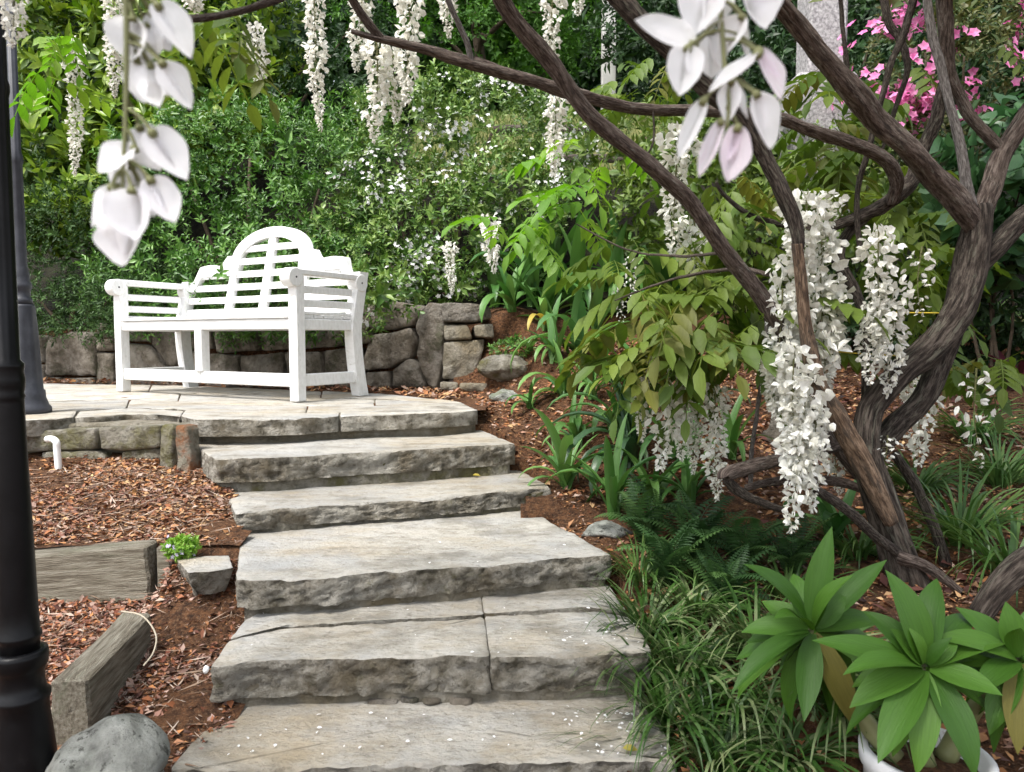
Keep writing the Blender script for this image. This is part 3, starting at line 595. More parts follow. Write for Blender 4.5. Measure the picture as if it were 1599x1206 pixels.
for i, P in enumerate([[(690, 474), (730, 472), (764, 478), (768, 496), (742, 503), (692, 503)], [(693, 508), (730, 507), (738, 530), (695, 532)], [(692, 535), (758, 528), (752, 560), (738, 592), (690, 592)], [(740, 508), (770, 505), (772, 528), (742, 526)], [(688, 596), (716, 597), (716, 611), (688, 609)], [(718, 598), (766, 599), (764, 613), (718, 611)], [(704, 614), (760, 615), (760, 623), (704, 622)]]):
    V, Fc = polystone([at(x, y, d2 - (.12 if i > 3 else 0)) for x, y in P], n2, .25, seed=200 + i, bulge=.01, edge=.008); add('stone', V, Fc, MT['wall'] if i < 1 else MT['mortar'], gw, True)
back = wnrm[:2] * -.10; V = []
for p in (WA + back, WB + back - wdir * .25): V += [(p[0], p[1], -.1), (p[0], p[1], .44 if p[0] < -2 else .52)]
q = wnrm[:2] * -.25
for p in (WA + q, WB + q - wdir * .25): V += [(p[0], p[1], -.1), (p[0], p[1], .44 if p[0] < -2 else .52)]
add('wall_core', V, [(0, 2, 3, 1), (4, 5, 7, 6), (1, 3, 7, 5), (2, 6, 7, 3), (0, 1, 5, 4)], MT['soil'], gw)

# --- rocks ----------------------------------------------------------------------------
def rock_thing(name, px, py, d, r, seed, label, mat='boulder', sub=4, amp=.2, group=None):
    c = at(px, py, d) if d else on_bank(px, py); V, Fc = rock(c, r, seed, sub, amp); o = add(name, V, Fc, MT[mat], None, True); return tag(o, label, 'rock', group)
rock_thing('boulder', 180, 1222, 1.42, (.115, .12, .105), 5, 'grey speckled boulder beside the lamp post at the foot of the steps')
P2 = [on_z(x, y, -.352)[:2] for x, y in [(276, 872), (318, 868), (358, 866), (364, 886), (330, 893), (292, 897)]]
V, Fc, mi = slab(P2, -.352, -.43, 812, .01, .012, .006, 6, under=.03); tag(add('rock', V, Fc, [MT['tread'], MT['riser']], None, True, mi=mi), 'angular pale flat-topped stone beside the bright green groundcover', 'rock')
rock_thing('mossy_rock', 795, 578, None, (.20, .14, .10), 21, 'moss-topped slanting rock at the end of the garden wall', 'mossy')
rock_thing('rock', 790, 622, None, (.10, .08, .05), 24, 'rounded grey stone beside the stacked flat stones', 'boulder')
rock_thing('rock', 945, 832, None, (.095, .07, .05), 31, 'grey stone among strap leaves right of the steps', 'boulder')
rock_thing('pebble', 322, 1046, 1.78, (.009, .008, .011), 33, 'small cream stone at the left end of a step', 'pipe', 2)
rock_thing('rock', 1215, 690, None, (.10, .08, .11), 35, 'pale stone half hidden behind hanging white blossom', 'wall')

# --- timber sleepers --------------------------------------------------------------------
def sleeper(name, a, b, h, w, label, seed, tz=0.0):
    a = np.array(a, float); b = np.array(b, float); L = np.linalg.norm(b - a); V, Fc = [], []
    nx, ny, nz = 40, 6, 7
    V, Fc = cbox((0, -w / 2, -h), (L, w / 2, 0), .008)
    import bmesh
    bm = bmesh.new(); vs = [bm.verts.new(v) for v in V]
    for f in Fc:
        try: bm.faces.new([vs[i] for i in f])
        except ValueError: pass
    bmesh.ops.recalc_face_normals(bm, faces=bm.faces)
    bmesh.ops.subdivide_edges(bm, edges=[e for e in bm.edges if e.calc_length() > .04], cuts=10, use_grid_fill=True)
    P = np.array([v.co[:] for v in bm.verts]); bm.verts.index_update(); Fc = [tuple(v.index for v in f.verts) for f in bm.faces]; bm.free()
    nz_ = fbm(P * np.array([2, 14, 14]), 2.0, seed, 3); P = P + unit(P - np.array([L / 2, 0, -h / 2]) * np.array([.05, 1, 1])) * (nz_ * .005)[:, None]
    P[:, 2] += fbm(P * np.array([1, .2, 0]), 3, seed + 2, 2) * .008
    o = add(name, P, Fc, MT['timber'], None, False, local=True); o.location = tuple(a)
    dx = b - a; o.rotation_euler = (0, -math.asin(dx[2] / L), math.atan2(dx[1], dx[0])); return tag(o, label, 'timber')
p0 = at(-120, 872, 2.44); p1 = at(238, 850, 2.44)
sleeper('timber_sleeper', p0, p1, .19, .09, 'weathered grey timber sleeper edging the upper mulch bed', 3)
pa = at(243, 851, 2.42); V, Fc = cbox(pa + np.array([.005, -.01, -.17]), pa + np.array([.055, .06, -.005]), .006)
tag(add('timber_stake', V, Fc, MT['timber']), 'short upright timber stake at the end of the upper sleeper', 'stake')
p0 = at(108, 1054, 1.66); p1 = at(212, 955, 2.10)
sleeper('timber_sleeper', p0, p1, .17, .085, 'grey timber sleeper running back from behind the black lamp post', 8)
# --- drain pipe ----------------------------------------------------------------------------
P = spline([at(74, 686, 3.22), at(82, 686, 3.20), at(88, 691, 3.19), at(89, 702, 3.19), at(92, 738, 3.19)], 24)
V, Fc = tube(P, np.full(24, .0145), 14); tag(add('drain_pipe', V, Fc, MT['pipe'], None, True), 'bent white plastic drain pipe below the terrace edge', 'pipe')
V, Fc = tube(spline([at(190, 955, 2.0), at(222, 962, 1.93), at(243, 990, 1.88), at(240, 1018, 1.84), at(224, 1040, 1.81)], 26), np.full(26, .0021), 8)
tag(add('dry_stem', V, Fc, MT['dead'], None, True), 'pale dry stem looping over the end of the lower sleeper', 'stem')

# --- lamp posts ------------------------------------------------------------------------------
def lamp_post(loc, prof, mat, label, hang, fl):
    r = empty('lamp_post', loc, label, 'lamp post')
    shaft = [p for p in prof if p[2] == 's']; base = [p for p in prof if p[2] == 'b']
    V, Fc = lathe([(a, b) for a, b, _ in base], 40, fl); add('base', V, Fc, mat, r, True, local=True)
    V, Fc = lathe([(a, b) for a, b, _ in shaft], 48, fl); add('shaft', V, Fc, mat, r, True, local=True)
    h = shaft[-1][1]; s = hang
    V, Fc = lathe([(.02 * s, h), (.05 * s, h + .02 * s), (.05 * s, h + .04 * s), (.02 * s, h + .07 * s)], 24); add('collar', V, Fc, mat, r, True, local=True)
    V, Fc = lathe([(.05 * s, h + .07 * s), (.10 * s, h + .09 * s), (.13 * s, h + .30 * s), (.125 * s, h + .31 * s)], 6); add('lantern_glass', V, Fc, MT['glass'], r, local=True)
    V, Fc = lathe([(.16 * s, h + .31 * s), (.15 * s, h + .33 * s), (.06 * s, h + .42 * s), (.02 * s, h + .44 * s), (.025 * s, h + .47 * s), (.004 * s, h + .50 * s)], 6); add('lantern_cap', V, Fc, mat, r, local=True)
    return r
k = .00121; zb = -.85
def zpx(y, d): return float(at(20, y, d)[2])
LN = 1.40
nprof = [(.085, zb, 'b'), (.085, zb + .06, 'b'), (.07, zb + .08, 'b'), (.062, zpx(1206, LN), 'b'), (.050, zpx(1115, LN), 'b'), (.049, zpx(1096, LN), 'b'), (.053, zpx(1089, LN), 'b'), (.053, zpx(1083, LN), 'b'), (.046, zpx(1078, LN), 'b'), (.0425, zpx(1065, LN), 'b'), (.0425, zpx(1048, LN), 'b'), (.047, zpx(1042, LN), 'b'), (.0505, zpx(1037, LN), 'b'), (.0515, zpx(1022, LN), 'b'), (.050, zpx(1016, LN), 'b'), (.041, zpx(1014, LN), 'b')]
nprof += [(.037, zpx(1014, LN), 's'), (.037, zpx(998, LN), 's'), (.041, zpx(994, LN), 's'), (.041, zpx(990, LN), 's'), (.0375, zpx(986, LN), 's'), (.036, zpx(950, LN), 's'), (.033, zpx(850, LN), 's'), (.0285, zpx(720, LN), 's'), (.0265, zpx(630, LN), 's'), (.0265, zpx(624, LN), 's'), (.029, zpx(619, LN), 's'), (.0265, zpx(614, LN), 's'), (.0295, zpx(604, LN), 's'), (.030, zpx(592, LN), 's'), (.0275, zpx(580, LN), 's'), (.0295, zpx(574, LN), 's'), (.0295, zpx(568, LN), 's'), (.0225, zpx(562, LN), 's'), (.022, zpx(400, LN), 's'), (.0215, zpx(150, LN), 's'), (.024, zpx(140, LN), 's'), (.024, zpx(130, LN), 's'), (.021, zpx(122, LN), 's'), (.021, 1.45, 's')]
def flut(z):
    inz = (zpx(985, LN) > z > zpx(632, LN)) or (z > zpx(560, LN)); return (.10 if inz else 0.0, 12)
nprof = [(a * .94, b, c) for a, b, c in nprof]
lamp_post((-.955, LN, 0), nprof, MT['lamp'], 'glossy black fluted lamp post close at the left edge', 1.0, flut)
LF = 3.62
fprof = [(.125, .0, 'b'), (.125, .025, 'b'), (.112, .04, 'b'), (.098, .075, 'b'), (.096, .11, 'b'), (.088, .115, 'b'), (.085, .18, 'b'), (.072, .42, 'b'), (.062, .52, 'b'), (.06, .53, 'b')]
fprof += [(.055, .53, 's'), (.05, .56, 's'), (.042, .565, 's'), (.044, .60, 's'), (.052, .61, 's'), (.052, .63, 's'), (.04, .645, 's'), (.045, .67, 's'), (.036, .70, 's'), (.033, .72, 's'), (.029, 1.2, 's'), (.034, 1.21, 's'), (.034, 1.24, 's'), (.026, 1.26, 's'), (.024, 2.3, 's')]
fprof = [(a * .86, b, c) for a, b, c in fprof]
lamp_post((-2.385, LF, 0), fprof, MT['lamp_old'], 'faded grey-black lamp post standing on the terrace edge behind the near one', 1.2, lambda z: (.08 if .12 < z < .5 or z > .73 else 0, 8))

# --- bench ---------------------------------------------------------------------------------------
BW, BD = 1.66, .53
bench = empty('garden_bench', (-2.672, 5.08, .004), 'white painted garden bench with arched slatted back on the terrace', 'bench')
bench.rotation_euler = (0, 0, math.radians(-29.9))
bm_ = MT['bench']
def bp(name, V, Fc, smooth=False): return add(name, V, Fc, bm_, bench, smooth, local=True)
def bbox(name, p0, p1, b=.005): V, Fc = cbox(p0, p1, b); return bp(name, V, Fc)
def bv(z): return .47 + .06 * ((.45 - z) / .45) ** 2 if z < .45 else .47 + .22 * (z - .45)
L2 = .034
for u in (0, BW): bbox('leg', (u - L2, -L2, 0), (u + L2, L2, .72))
bbox('leg', (BW / 2 - .033, -.033, .155), (BW / 2 + .033, .033, .43))
for u in (0, BW):
    zz = np.linspace(0, .78, 14); V = []
    for z in zz:
        for (du, dv) in ((-.035, -.04), (.035, -.04), (.035, .04), (-.035, .04)): V.append((u + du, bv(z) + dv, z))
    Fc = [(i * 4 + j, i * 4 + (j + 1) % 4, i * 4 + 4 + (j + 1) % 4, i * 4 + 4 + j) for i in range(13) for j in range(4)] + [(3, 2, 1, 0), (52, 53, 54, 55)]
    bp('leg', V, Fc)
bbox('seat_rail', (L2 - .001, -.022, .415), (BW - L2 + .001, .022, .478))
bbox('seat_rail', (.036, .44, .415), (BW - .036, .478, .478))
for u in (0, BW): bbox('seat_rail', (u - .022, .038, .412), (u + .022, .432, .476))
bbox('stretcher', (L2 - .001, -.018, .082), (BW / 2 - .001, .018, .158)); bbox('stretcher', (BW / 2 + .001, -.018, .082), (BW - L2 + .001, .018, .158))
for u in (0, BW): bbox('stretcher', (u - .018, .038, .084), (u + .018, .47, .156))
for i in range(6): bbox('seat_slat', (-.01 if i else .042, -.035 + i * .083, .479), (BW + .01 if i else BW - .042, .036 + i * .083, .499), .004)
# back: sloping slats, stiles and crest
def backbox(name, u0, u1, z0, z1, t=.022, b=.004, dv=0):
    V, Fc = cbox((u0, -t / 2, z0), (u1, t / 2, z1), b); V = V.copy(); V[:, 1] += np.array([bv(z) for z in V[:, 2]]) + dv; return bp(name, V, Fc)
for zc, hw in ((.995, .28), (.905, .32), (.815, .70), (.725, .795), (.635, .795), (.55, .795)): backbox('back_slat', BW / 2 - hw, BW / 2 + hw, zc - .023, zc + .023, .020)
backbox('back_rail', .036, BW - .036, .485, .512, .03)
for s, zt in ((-.345, .93), (.345, .93), (0, 1.09)): backbox('stile', BW / 2 + s - .035, BW / 2 + s + .035, .502, zt, .036)
def crest_top(s):
    s = abs(s)
    if s <= .375: return .925 + .212 * math.sqrt(max(0, 1 - (s / .375) ** 2))
    if s <= .425: return .952
    if s <= .50: t = (s - .425) / .075; return .952 - .067 * math.sin(t * math.pi / 2)
    if s <= .70: return .885 + .010 * math.sin((s - .50) / .20 * math.pi)
    if s <= .72: return .885 - .03 * ((s - .70) / .02) ** 2
    if s <= .77: t = (s - .72) / .05; return .855 - .083 * math.sin(t * math.pi / 2)
    return .772
def crest_bot(s):
    s = abs(s)
    if s < .30: return .90 + .165 * math.sqrt(max(0, 1 - (s / .30) ** 2))
    if s < .68: return .81
    if s < .74: return .81 - (s - .68) / .06 * .10
    return .705
ss = sorted(set(np.round(np.r_[np.linspace(-.79, .79, 130), [-.375, .375, -.30, .30, -.3001, .3001, -.3751, .3751]], 5)))
V = []; t = .024
for s in ss:
    zt, zb_ = crest_top(s), min(crest_bot(s), crest_top(s) - .02)
    for z, dv in ((zt, -t), (zt, t), (zb_, t), (zb_, -t)): V.append((BW / 2 + s, bv(z) + dv, z))
n = len(ss); Fc = [(i * 4 + j, i * 4 + (j + 1) % 4, i * 4 + 4 + (j + 1) % 4, i * 4 + 4 + j) for i in range(n - 1) for j in range(4)] + [(3, 2, 1, 0), tuple(n * 4 - 4 + j for j in range(4))]
bp('crest_rail', V, Fc)
for u in (0, BW):
    bbox('armrest', (u - .037, -.03, .722), (u + .037, .50, .762), .008)
    for v in (-.035, .515):
        V, Fc = lathe([(.050, -.040), (.055, -.036), (.055, .036), (.050, .040)], 28); V = np.c_[V[:, 2] + u, V[:, 0] + v, V[:, 1] + .709]
        bp('arm_scroll', V, Fc, False)
        V, Fc = lathe([(.006, -.0412), (.006, .0412)], 12); V = np.c_[V[:, 2] + u, V[:, 0] + v, V[:, 1] + .709]; o = bp('bolt', V, Fc); o.data.materials[0] = MT['lamp']
    for zc in (.645, .565): bbox('arm_slat', (u - .011, .038, zc - .022), (u + .011, .46, zc + .022), .004)
    bbox('arm_slat', (u - .011, .038, .50), (u + .011, .45, .517), .003)

# ================================================================== PLANTING
def blob(x, y, rx, ry, d, ryd=None):
    m = mpp(d); return (at(x, y, d), np.array([rx * m, (ryd if ryd else (rx + ry) * .5) * m, ry * m]))
def shrub(name, label, cat, lobes, n, mat, base=None, k=8, tl=.09, ll=.04, lw=.018, flowers=None, shell=(.5, 1.06), spread=60, eight=False, up=.25, seed=1, stems=4, jit=.4, group=None, back=.3, rough=.18):
    rg = np.random.default_rng(seed); big = mounds(lobes, rg) if len(lobes) > 2 else lobes; P, N = lobes_surface(big, n, rg, shell, back, rough, seed)
    C = np.mean([l[0] for l in lobes], 0); lowest = min(l[0][2] - l[1][2] for l in lobes)
    if base is None: base = np.array([C[0], C[1], min(lowest, float(bank_z(C[:2])[0]))])
    o = empty(name, base, label, cat, group)
    V, Fc = (leaves8 if eight else leaves2)(*twigs(P, N, rg, k, tl, ll, lw, spread, jit, up))
    tag(add('foliage', V, Fc, mat, o, False), kind='stuff')
    for i in range(stems):
        l = lobes[i % len(lobes)]; e = l[0] + np.array([rg.uniform(-.3, .3), .1, .3]) * l[1]
        b0 = base + np.array([rg.uniform(-.08, .08), rg.uniform(-.05, .05), -.05]); mid = (b0 + e) / 2 + rg.normal(size=3) * .06
        r0 = max(.012, l[1][0] * .05); V, Fc = tube(spline([b0, mid, e], 10), np.linspace(r0, r0 * .35, 10), 7, .1, i); add('stem', V, Fc, MT['twig'], o, True)
    if flowers:
        nf, sz, fm, reg, clump = flowers
        Pf, Nf = lobes_surface(big, nf * 14, rg, (1.0, 1.10), .05, rough, seed)
        if reg is not None: kk = reg(Pf); Pf, Nf = Pf[kk], Nf[kk]
        Pf, Nf = Pf[:nf], Nf[:nf]
        Pf = np.repeat(Pf, clump, 0) + rg.normal(size=(len(Pf) * clump, 3)) * sz * 1.5; Nf = unit(np.repeat(Nf, clump, 0) + rg.normal(size=(len(Pf), 3)) * .45 + np.array([0, -.5, .3])); m = len(Pf)
        X = unit(np.cross(Nf, rg.normal(size=(m, 3)))); Y = np.cross(Nf, X); parts = []
        for q in range(5):
            a = q * 2 * math.pi / 5; A = X * math.cos(a) + Y * math.sin(a) + Nf * .25; parts.append(leaves2(Pf, A, Nf, np.full(m, sz) * rg.uniform(.7, 1.1, m), np.full(m, sz * .8), .1, .1))
        V, Fc = merge(parts); tag(add('flowers', V, Fc, fm, o), kind='stuff')
    return o
# pixel test used to keep flowers on one side of a shrub
def topx(P):
    d = P[:, 1] * FW[1] + (P[:, 2] - CE) * FW[2]; u = P[:, 1] * UP[1] + (P[:, 2] - CE) * UP[2]; return CX + P[:, 0] / d * F, CY - u / d * F

# far backdrop of trees, so that no gap opens to the sky
def tree(name, label, lobes, n, mat, seed, base, h, ll=.10, lw=.05, k=7, tl=.22, group=None, tr=.12):
    rg = np.random.default_rng(seed); base = np.array([base[0], base[1], float(bank_z(base)[0])]); o = empty(name, base, label, 'tree', group)
    P, N = lobes_surface(lobes, n, rg, (.55, 1.05), .25, .22, seed); V, Fc = leaves2(*twigs(P, N, rg, k, tl, ll, lw, 60, .5, .1)); tag(add('crown', V, Fc, mat, o), kind='stuff')
    V, Fc = tube(spline([base - np.array([0, 0, .2]), base + np.array([.08, 0, h * .4]), base + np.array([-.05, .05, h])], 14), np.linspace(tr, tr * .45, 14), 9, .12, seed); add('trunk', V, Fc, MT['twig'], o, True)
    for i in range(4):
        e = lobes[i % len(lobes)][0]; s = base + np.array([0, 0, h * (.45 + .12 * i)]); V, Fc = tube(spline([s, (s + e) / 2 + np.array([0, 0, .2]), e], 8), np.linspace(tr * .4, tr * .12, 8), 6, .1, i); add('limb', V, Fc, MT['twig'], o, True)
    return o
T = [(-8.0, 11.5, 'lf_dark', 'dark evergreen tree closing the far left of the garden'), (-5.2, 12.2, 'lf_dark', 'dark evergreen tree far behind the yellow-green shrub'), (-2.4, 11.6, 'lf_dark', 'dark evergreen tree behind the hanging grey-white blossom'),
     (.4, 12.6, 'lf_conifer', 'bright green feathery tree behind the crossing wisteria branches'), (2.9, 12.0, 'lf_dark', 'dark tree behind the pale painted post'), (5.4, 11.5, 'lf_dark', 'dark tree behind the granite pillar'), (8.2, 12, 'lf_dark', 'dark tree at the far right behind the pink azalea')]
for i, (x, y, m, lab) in enumerate(T):
    g = float(bank_z((x, y))[0]); L = [(np.array([x + dx, y + dy, g + z]), np.array([rx, rx * .8, rz])) for dx, dy, z, rx, rz in [(0, 0, 1.2, 1.7, 1.4), (-.9, .1, 2.6, 1.3, 1.3), (.9, -.1, 2.7, 1.3, 1.3), (0, .2, 4.0, 1.6, 1.4), (-.3, -.5, .3, 1.5, .9)]]
    tree('background_tree', lab, L, 4200, MT[m], 300 + i, (x, y), 4.2, .17, .085)
for i, (x, lab) in enumerate([(-11, 'tall dim tree furthest left on the skyline'), (-7, 'tall dim tree on the skyline above the lamp posts'), (-3, 'tall dim tree on the skyline above the bench'), (1, 'tall dim tree on the skyline above the lawn'), (5, 'tall dim tree on the skyline above the pillar'), (9, 'tall dim tree furthest right on the skyline')]):
    y = 15.5; g = float(bank_z((x, y))[0]); L = [(np.array([x + dx, y, g + z]), np.array([2.4, 1.2, 1.8])) for dx, z in [(-.8, 1.2), (1, 1.5), (-.6, 3.6), (.9, 4.0), (0, 6.0)]]
    tree('skyline_tree', lab, L, 2600, MT['lf_dark'], 380 + i, (x, y), 6, .34, .2, 7, .4)
tree('conifer', 'bright green fine-leaved conifer left of the crossing branches', [blob(640, 40, 110, 70, 10.5), blob(760, 60, 130, 70, 10.4), blob(850, 20, 110, 90, 10.6), blob(700, -30, 150, 70, 10.6), blob(560, 60, 70, 90, 10.6)], 5200, MT['lf_conifer'], 331, (-.5, 10.8), 1.6, .07, .028, 9, .2)
# lawn and its edging on the slope
def lawn_in(x, y): return -1.0 < x < 3.6 and 7.3 < y < 9.6
lz = lambda P: bank_z(P) + .03
lawn = grid_patch(np.arange(-1.1, 3.7, .12), np.arange(7.3, 9.7, .12), lz, lambda x, y: True, MT['lawn'], 'lawn', amp=.02, seed=12)
rg = np.random.default_rng(5); n = 9000; P = np.c_[rg.uniform(-1.1, 3.6, n), rg.uniform(7.3, 9.6, n)]; P = np.c_[P, bank_z(P) + .02]
V, Fc = leaves2(P, np.c_[rg.normal(size=(n, 2)) * .5, np.ones(n)], rg.normal(size=(n, 3)), rg.uniform(.05, .10, n), np.full(n, .012)); tag(add('lawn_grass', V, Fc, MT['lf_olive'], None, loc=(1.3, 8.5, 2.6)), 'short yellow-green grass on the slope behind the flowering shrub', 'grass', kind='stuff')
for i, (xa, ya, xb, yb, d, lab) in enumerate([(770, 190, 940, 188, 8.2, 'upper dark log edging the sloping lawn'), (860, 262, 1000, 256, 7.5, 'lower dark log edging the sloping lawn')]):
    a = at(xa, ya, d); b = at(xb, yb, d); a[2] = bank_z(a)[0] + .05; b[2] = bank_z(b)[0] + .05; Q = spline([a, (a + b) / 2, b], 12); V, Fc = tube(Q, np.full(12, .06), 9, .12, i); tag(barkify(add('edging_log', V, Fc, MT['bark_dark'], None, True), Q, [.06], 9), lab, 'log')
a = at(950, 130, 9.5); V, Fc = cbox(a + np.array([-.085, -.08, -.6]), a + np.array([.085, .08, 2.0]), .01); tag(add('post', V, Fc, MT['post']), 'pale square post standing at the top of the lawn', 'post')
a = at(1275, 235, 6.0); pl = empty('granite_pillar', a, 'grey speckled granite pillar behind the wisteria branches', 'pillar'); V, Fc = cbox(a + np.array([-.24, -.2, -.6]), a + np.array([.24, .2, .55]), .03); add('plinth', V, Fc, MT['granite'], pl)
V, Fc = cbox(a + np.array([-.13, -.13, .552]), a + np.array([.17, .15, 1.7]), .02); add('column', V, Fc, MT['granite'], pl)

D6 = 6.5
shrub('juniper_shrub', 'dark green fine-leaved juniper shrub at left behind the faded lamp post', 'shrub', [blob(110, 410, 95, 95, 6.75), blob(40, 450, 60, 80, 6.7), blob(175, 450, 70, 70, 6.7), blob(110, 485, 90, 36, 6.15), blob(40, 485, 70, 36, 6.3), blob(190, 480, 60, 36, 6.0), blob(60, 450, 80, 60, 6.5), blob(230, 460, 70, 50, 6.2), blob(90, 340, 80, 70, 7.0), blob(180, 370, 70, 70, 6.9)], 6500, MT['lf_juniper'], k=12, tl=.12, ll=.036, lw=.012, seed=11, spread=45, jit=.6)
shrub('leafy_shrub', 'dense mid-green leafy shrub rising behind the bench', 'shrub', [blob(300, 300, 100, 110, 6.7), blob(400, 270, 120, 100, 6.8), blob(330, 400, 120, 90, 6.5), blob(480, 330, 120, 120, 6.6), blob(440, 450, 140, 70, 6.0), blob(560, 260, 80, 80, 6.8), blob(250, 420, 80, 90, 6.4), blob(300, 480, 90, 40, 6.1), blob(265, 482, 60, 40, 5.94, 20), blob(340, 484, 60, 42, 5.78, 20), blob(420, 484, 60, 44, 5.61, 20), blob(495, 478, 60, 46, 5.44, 20), blob(500, 440, 70, 60, 5.85)], 11000, MT['lf_bush'], k=8, tl=.09, ll=.046, lw=.017, seed=12)
rw = lambda P: ((lambda x, y: (x > 520) & (y > 120) & (fbm(P, 3.0, 91, 2) > .10))(*topx(P)))
shrub('flowering_shrub', 'rambling green shrub sprinkled with small white flowers', 'shrub', [blob(650, 250, 110, 100, 6.5), blob(760, 230, 120, 90, 6.7), blob(600, 380, 100, 90, 6.1), blob(690, 370, 100, 90, 6.1), blob(790, 320, 90, 90, 6.3), blob(860, 250, 60, 70, 6.7), blob(600, 440, 60, 60, 5.65), blob(660, 435, 60, 36, 5.6), blob(560, 470, 45, 42, 5.22), blob(620, 462, 40, 26, 5.12)], 8800, MT['lf_rose'], k=8, tl=.09, ll=.044, lw=.019, seed=13, flowers=(330, .022, MT['fl_white'], rw, 4))
shrub('pittosporum_shrub', 'yellow-green glossy shrub at the upper left behind the blossom', 'shrub', [blob(90, 220, 80, 100, 7.4), blob(60, 90, 80, 90, 7.6), blob(190, 120, 110, 110, 7.8), blob(300, 60, 100, 90, 7.9), blob(330, 170, 90, 90, 7.7), blob(210, 240, 90, 60, 7.4), blob(400, 60, 70, 80, 8.0), blob(30, 300, 70, 80, 6.9), blob(140, 310, 90, 60, 6.95), blob(60, 0, 120, 60, 7.8)], 3000, MT['lf_yellow'], k=9, tl=.14, ll=.125, lw=.045, seed=14, eight=True, shell=(.6, 1.08), rough=.3)
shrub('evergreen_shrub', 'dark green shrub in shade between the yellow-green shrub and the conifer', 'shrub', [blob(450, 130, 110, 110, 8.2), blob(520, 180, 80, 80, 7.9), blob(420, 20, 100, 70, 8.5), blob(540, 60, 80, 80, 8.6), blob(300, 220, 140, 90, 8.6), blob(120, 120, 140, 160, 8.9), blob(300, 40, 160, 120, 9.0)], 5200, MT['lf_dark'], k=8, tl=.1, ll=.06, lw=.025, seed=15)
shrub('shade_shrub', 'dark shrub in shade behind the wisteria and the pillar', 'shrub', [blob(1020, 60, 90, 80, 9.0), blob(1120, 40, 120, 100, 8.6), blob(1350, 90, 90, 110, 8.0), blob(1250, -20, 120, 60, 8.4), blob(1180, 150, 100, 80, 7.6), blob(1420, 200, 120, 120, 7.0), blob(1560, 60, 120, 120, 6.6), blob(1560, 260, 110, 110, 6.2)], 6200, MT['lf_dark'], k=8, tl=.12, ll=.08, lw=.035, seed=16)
shrub('olive_shrub', 'loose olive-green shrub in the middle of the bank behind the wisteria', 'shrub', [blob(1000, 230, 70, 60, 6.4), blob(1100, 300, 100, 100, 5.9), blob(1020, 330, 70, 70, 6.0), blob(1190, 250, 80, 70, 6.1), blob(1220, 380, 120, 100, 5.4), blob(1330, 300, 100, 100, 5.6), blob(1400, 400, 110, 100, 5.2)], 3400, MT['lf_olive'], k=7, tl=.1, ll=.07, lw=.03, seed=17, eight=True, shell=(.55, 1.06))
rp = lambda P: ((lambda x, y: (fbm(P, 2.6, 77, 2) > .04) & (y > 0) & (y < 190))(*topx(P)))
shrub('azalea_shrub', 'azalea shrub with clusters of bright pink flowers at upper right', 'shrub', [blob(1430, 110, 90, 100, 5.6), blob(1530, 110, 90, 80, 5.4), blob(1620, 120, 80, 90, 5.4), blob(1440, 220, 80, 70, 5.5), blob(1500, 20, 120, 60, 5.8)], 1900, MT['lf_azalea'], k=7, tl=.07, ll=.05, lw=.02, seed=18, flowers=(105, .042, MT['fl_pink'], rp, 6), shell=(.6, 1.05))
shrub('broad_leaf_shrub', 'shrub with broad heart-shaped green leaves at the right edge', 'shrub', [blob(1565, 245, 70, 60, 4.6), blob(1600, 320, 70, 90, 4.5), blob(1530, 300, 60, 60, 4.7)], 260, MT['lf_broad'], k=6, tl=.12, ll=.11, lw=.105, seed=19, eight=True, shell=(.6, 1.05), spread=75)
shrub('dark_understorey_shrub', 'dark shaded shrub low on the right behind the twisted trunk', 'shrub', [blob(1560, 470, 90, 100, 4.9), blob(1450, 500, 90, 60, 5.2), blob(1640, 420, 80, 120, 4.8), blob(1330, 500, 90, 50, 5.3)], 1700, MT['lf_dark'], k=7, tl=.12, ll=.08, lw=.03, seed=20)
shrub('moss_clump', 'bright moss and fern tuft on the slanting rock', 'plant', [(on_bank(800, 562) + np.array([0, 0, .07]), np.array([.14, .10, .05]))], 260, MT['lf_bush'], k=8, tl=.03, ll=.022, lw=.008, seed=21, stems=1)
c = np.array([*on_z(284, 858, -.33)[:2], -.325])
shrub('groundcover_plant', 'bright green low groundcover tuft with pale violet flowers by the steps', 'plant', [(c, np.array([.042, .03, .02]))], 260, MT['lf_thyme'], k=8, tl=.02, ll=.012, lw=.005, seed=22, stems=1, back=1, flowers=(8, .008, MT['fl_violet'], None, 3))

# ---- strap-leaved plants: every leaf its own mesh -----------------------------------------
def ribbon(segs, arch, w, fold, tip=.15, belly=.4, tw=0.0, across=2):
    V = []; n = segs
    for i in range(n + 1):
        t = i / n; a = arch[0] + (arch[1] - arch[0]) * t ** 1.2
        if i == 0: y = z = 0.0
        else: y += math.cos(a) / n; z += math.sin(a) / n
        ww = w * max(tip if t < 1 else 0, (math.sin(math.pi * min(1, (t * (1 - belly * .0) + .12) / 1.12)) ** .6)) if belly else w * (1 - t ** 3)
        if i == n: ww = .0008
        for s in (-1, 0, 1):
            h = abs(s) * fold * ww; ca, sa = math.cos(tw * t * s), math.sin(tw * t)
            V.append((s * ww / 2, y - h * math.sin(a), z + h * math.cos(a) + s * sa * ww * .3))
    Fc = [(i * 3 + j, i * 3 + j + 1, i * 3 + 3 + j + 1, i * 3 + 3 + j) for i in range(n) for j in range(2)]
    return np.array(V), Fc
R_ = math.radians
STRAP = [make_mesh('strap_leaf', *ribbon(9, (R_(a), R_(b)), .10, .25, tw=t), MT['lf_strap'], True) for a, b, t in ((80, -50, .3), (75, 20, -.3), (70, -85, .2), (85, 50, 0))]
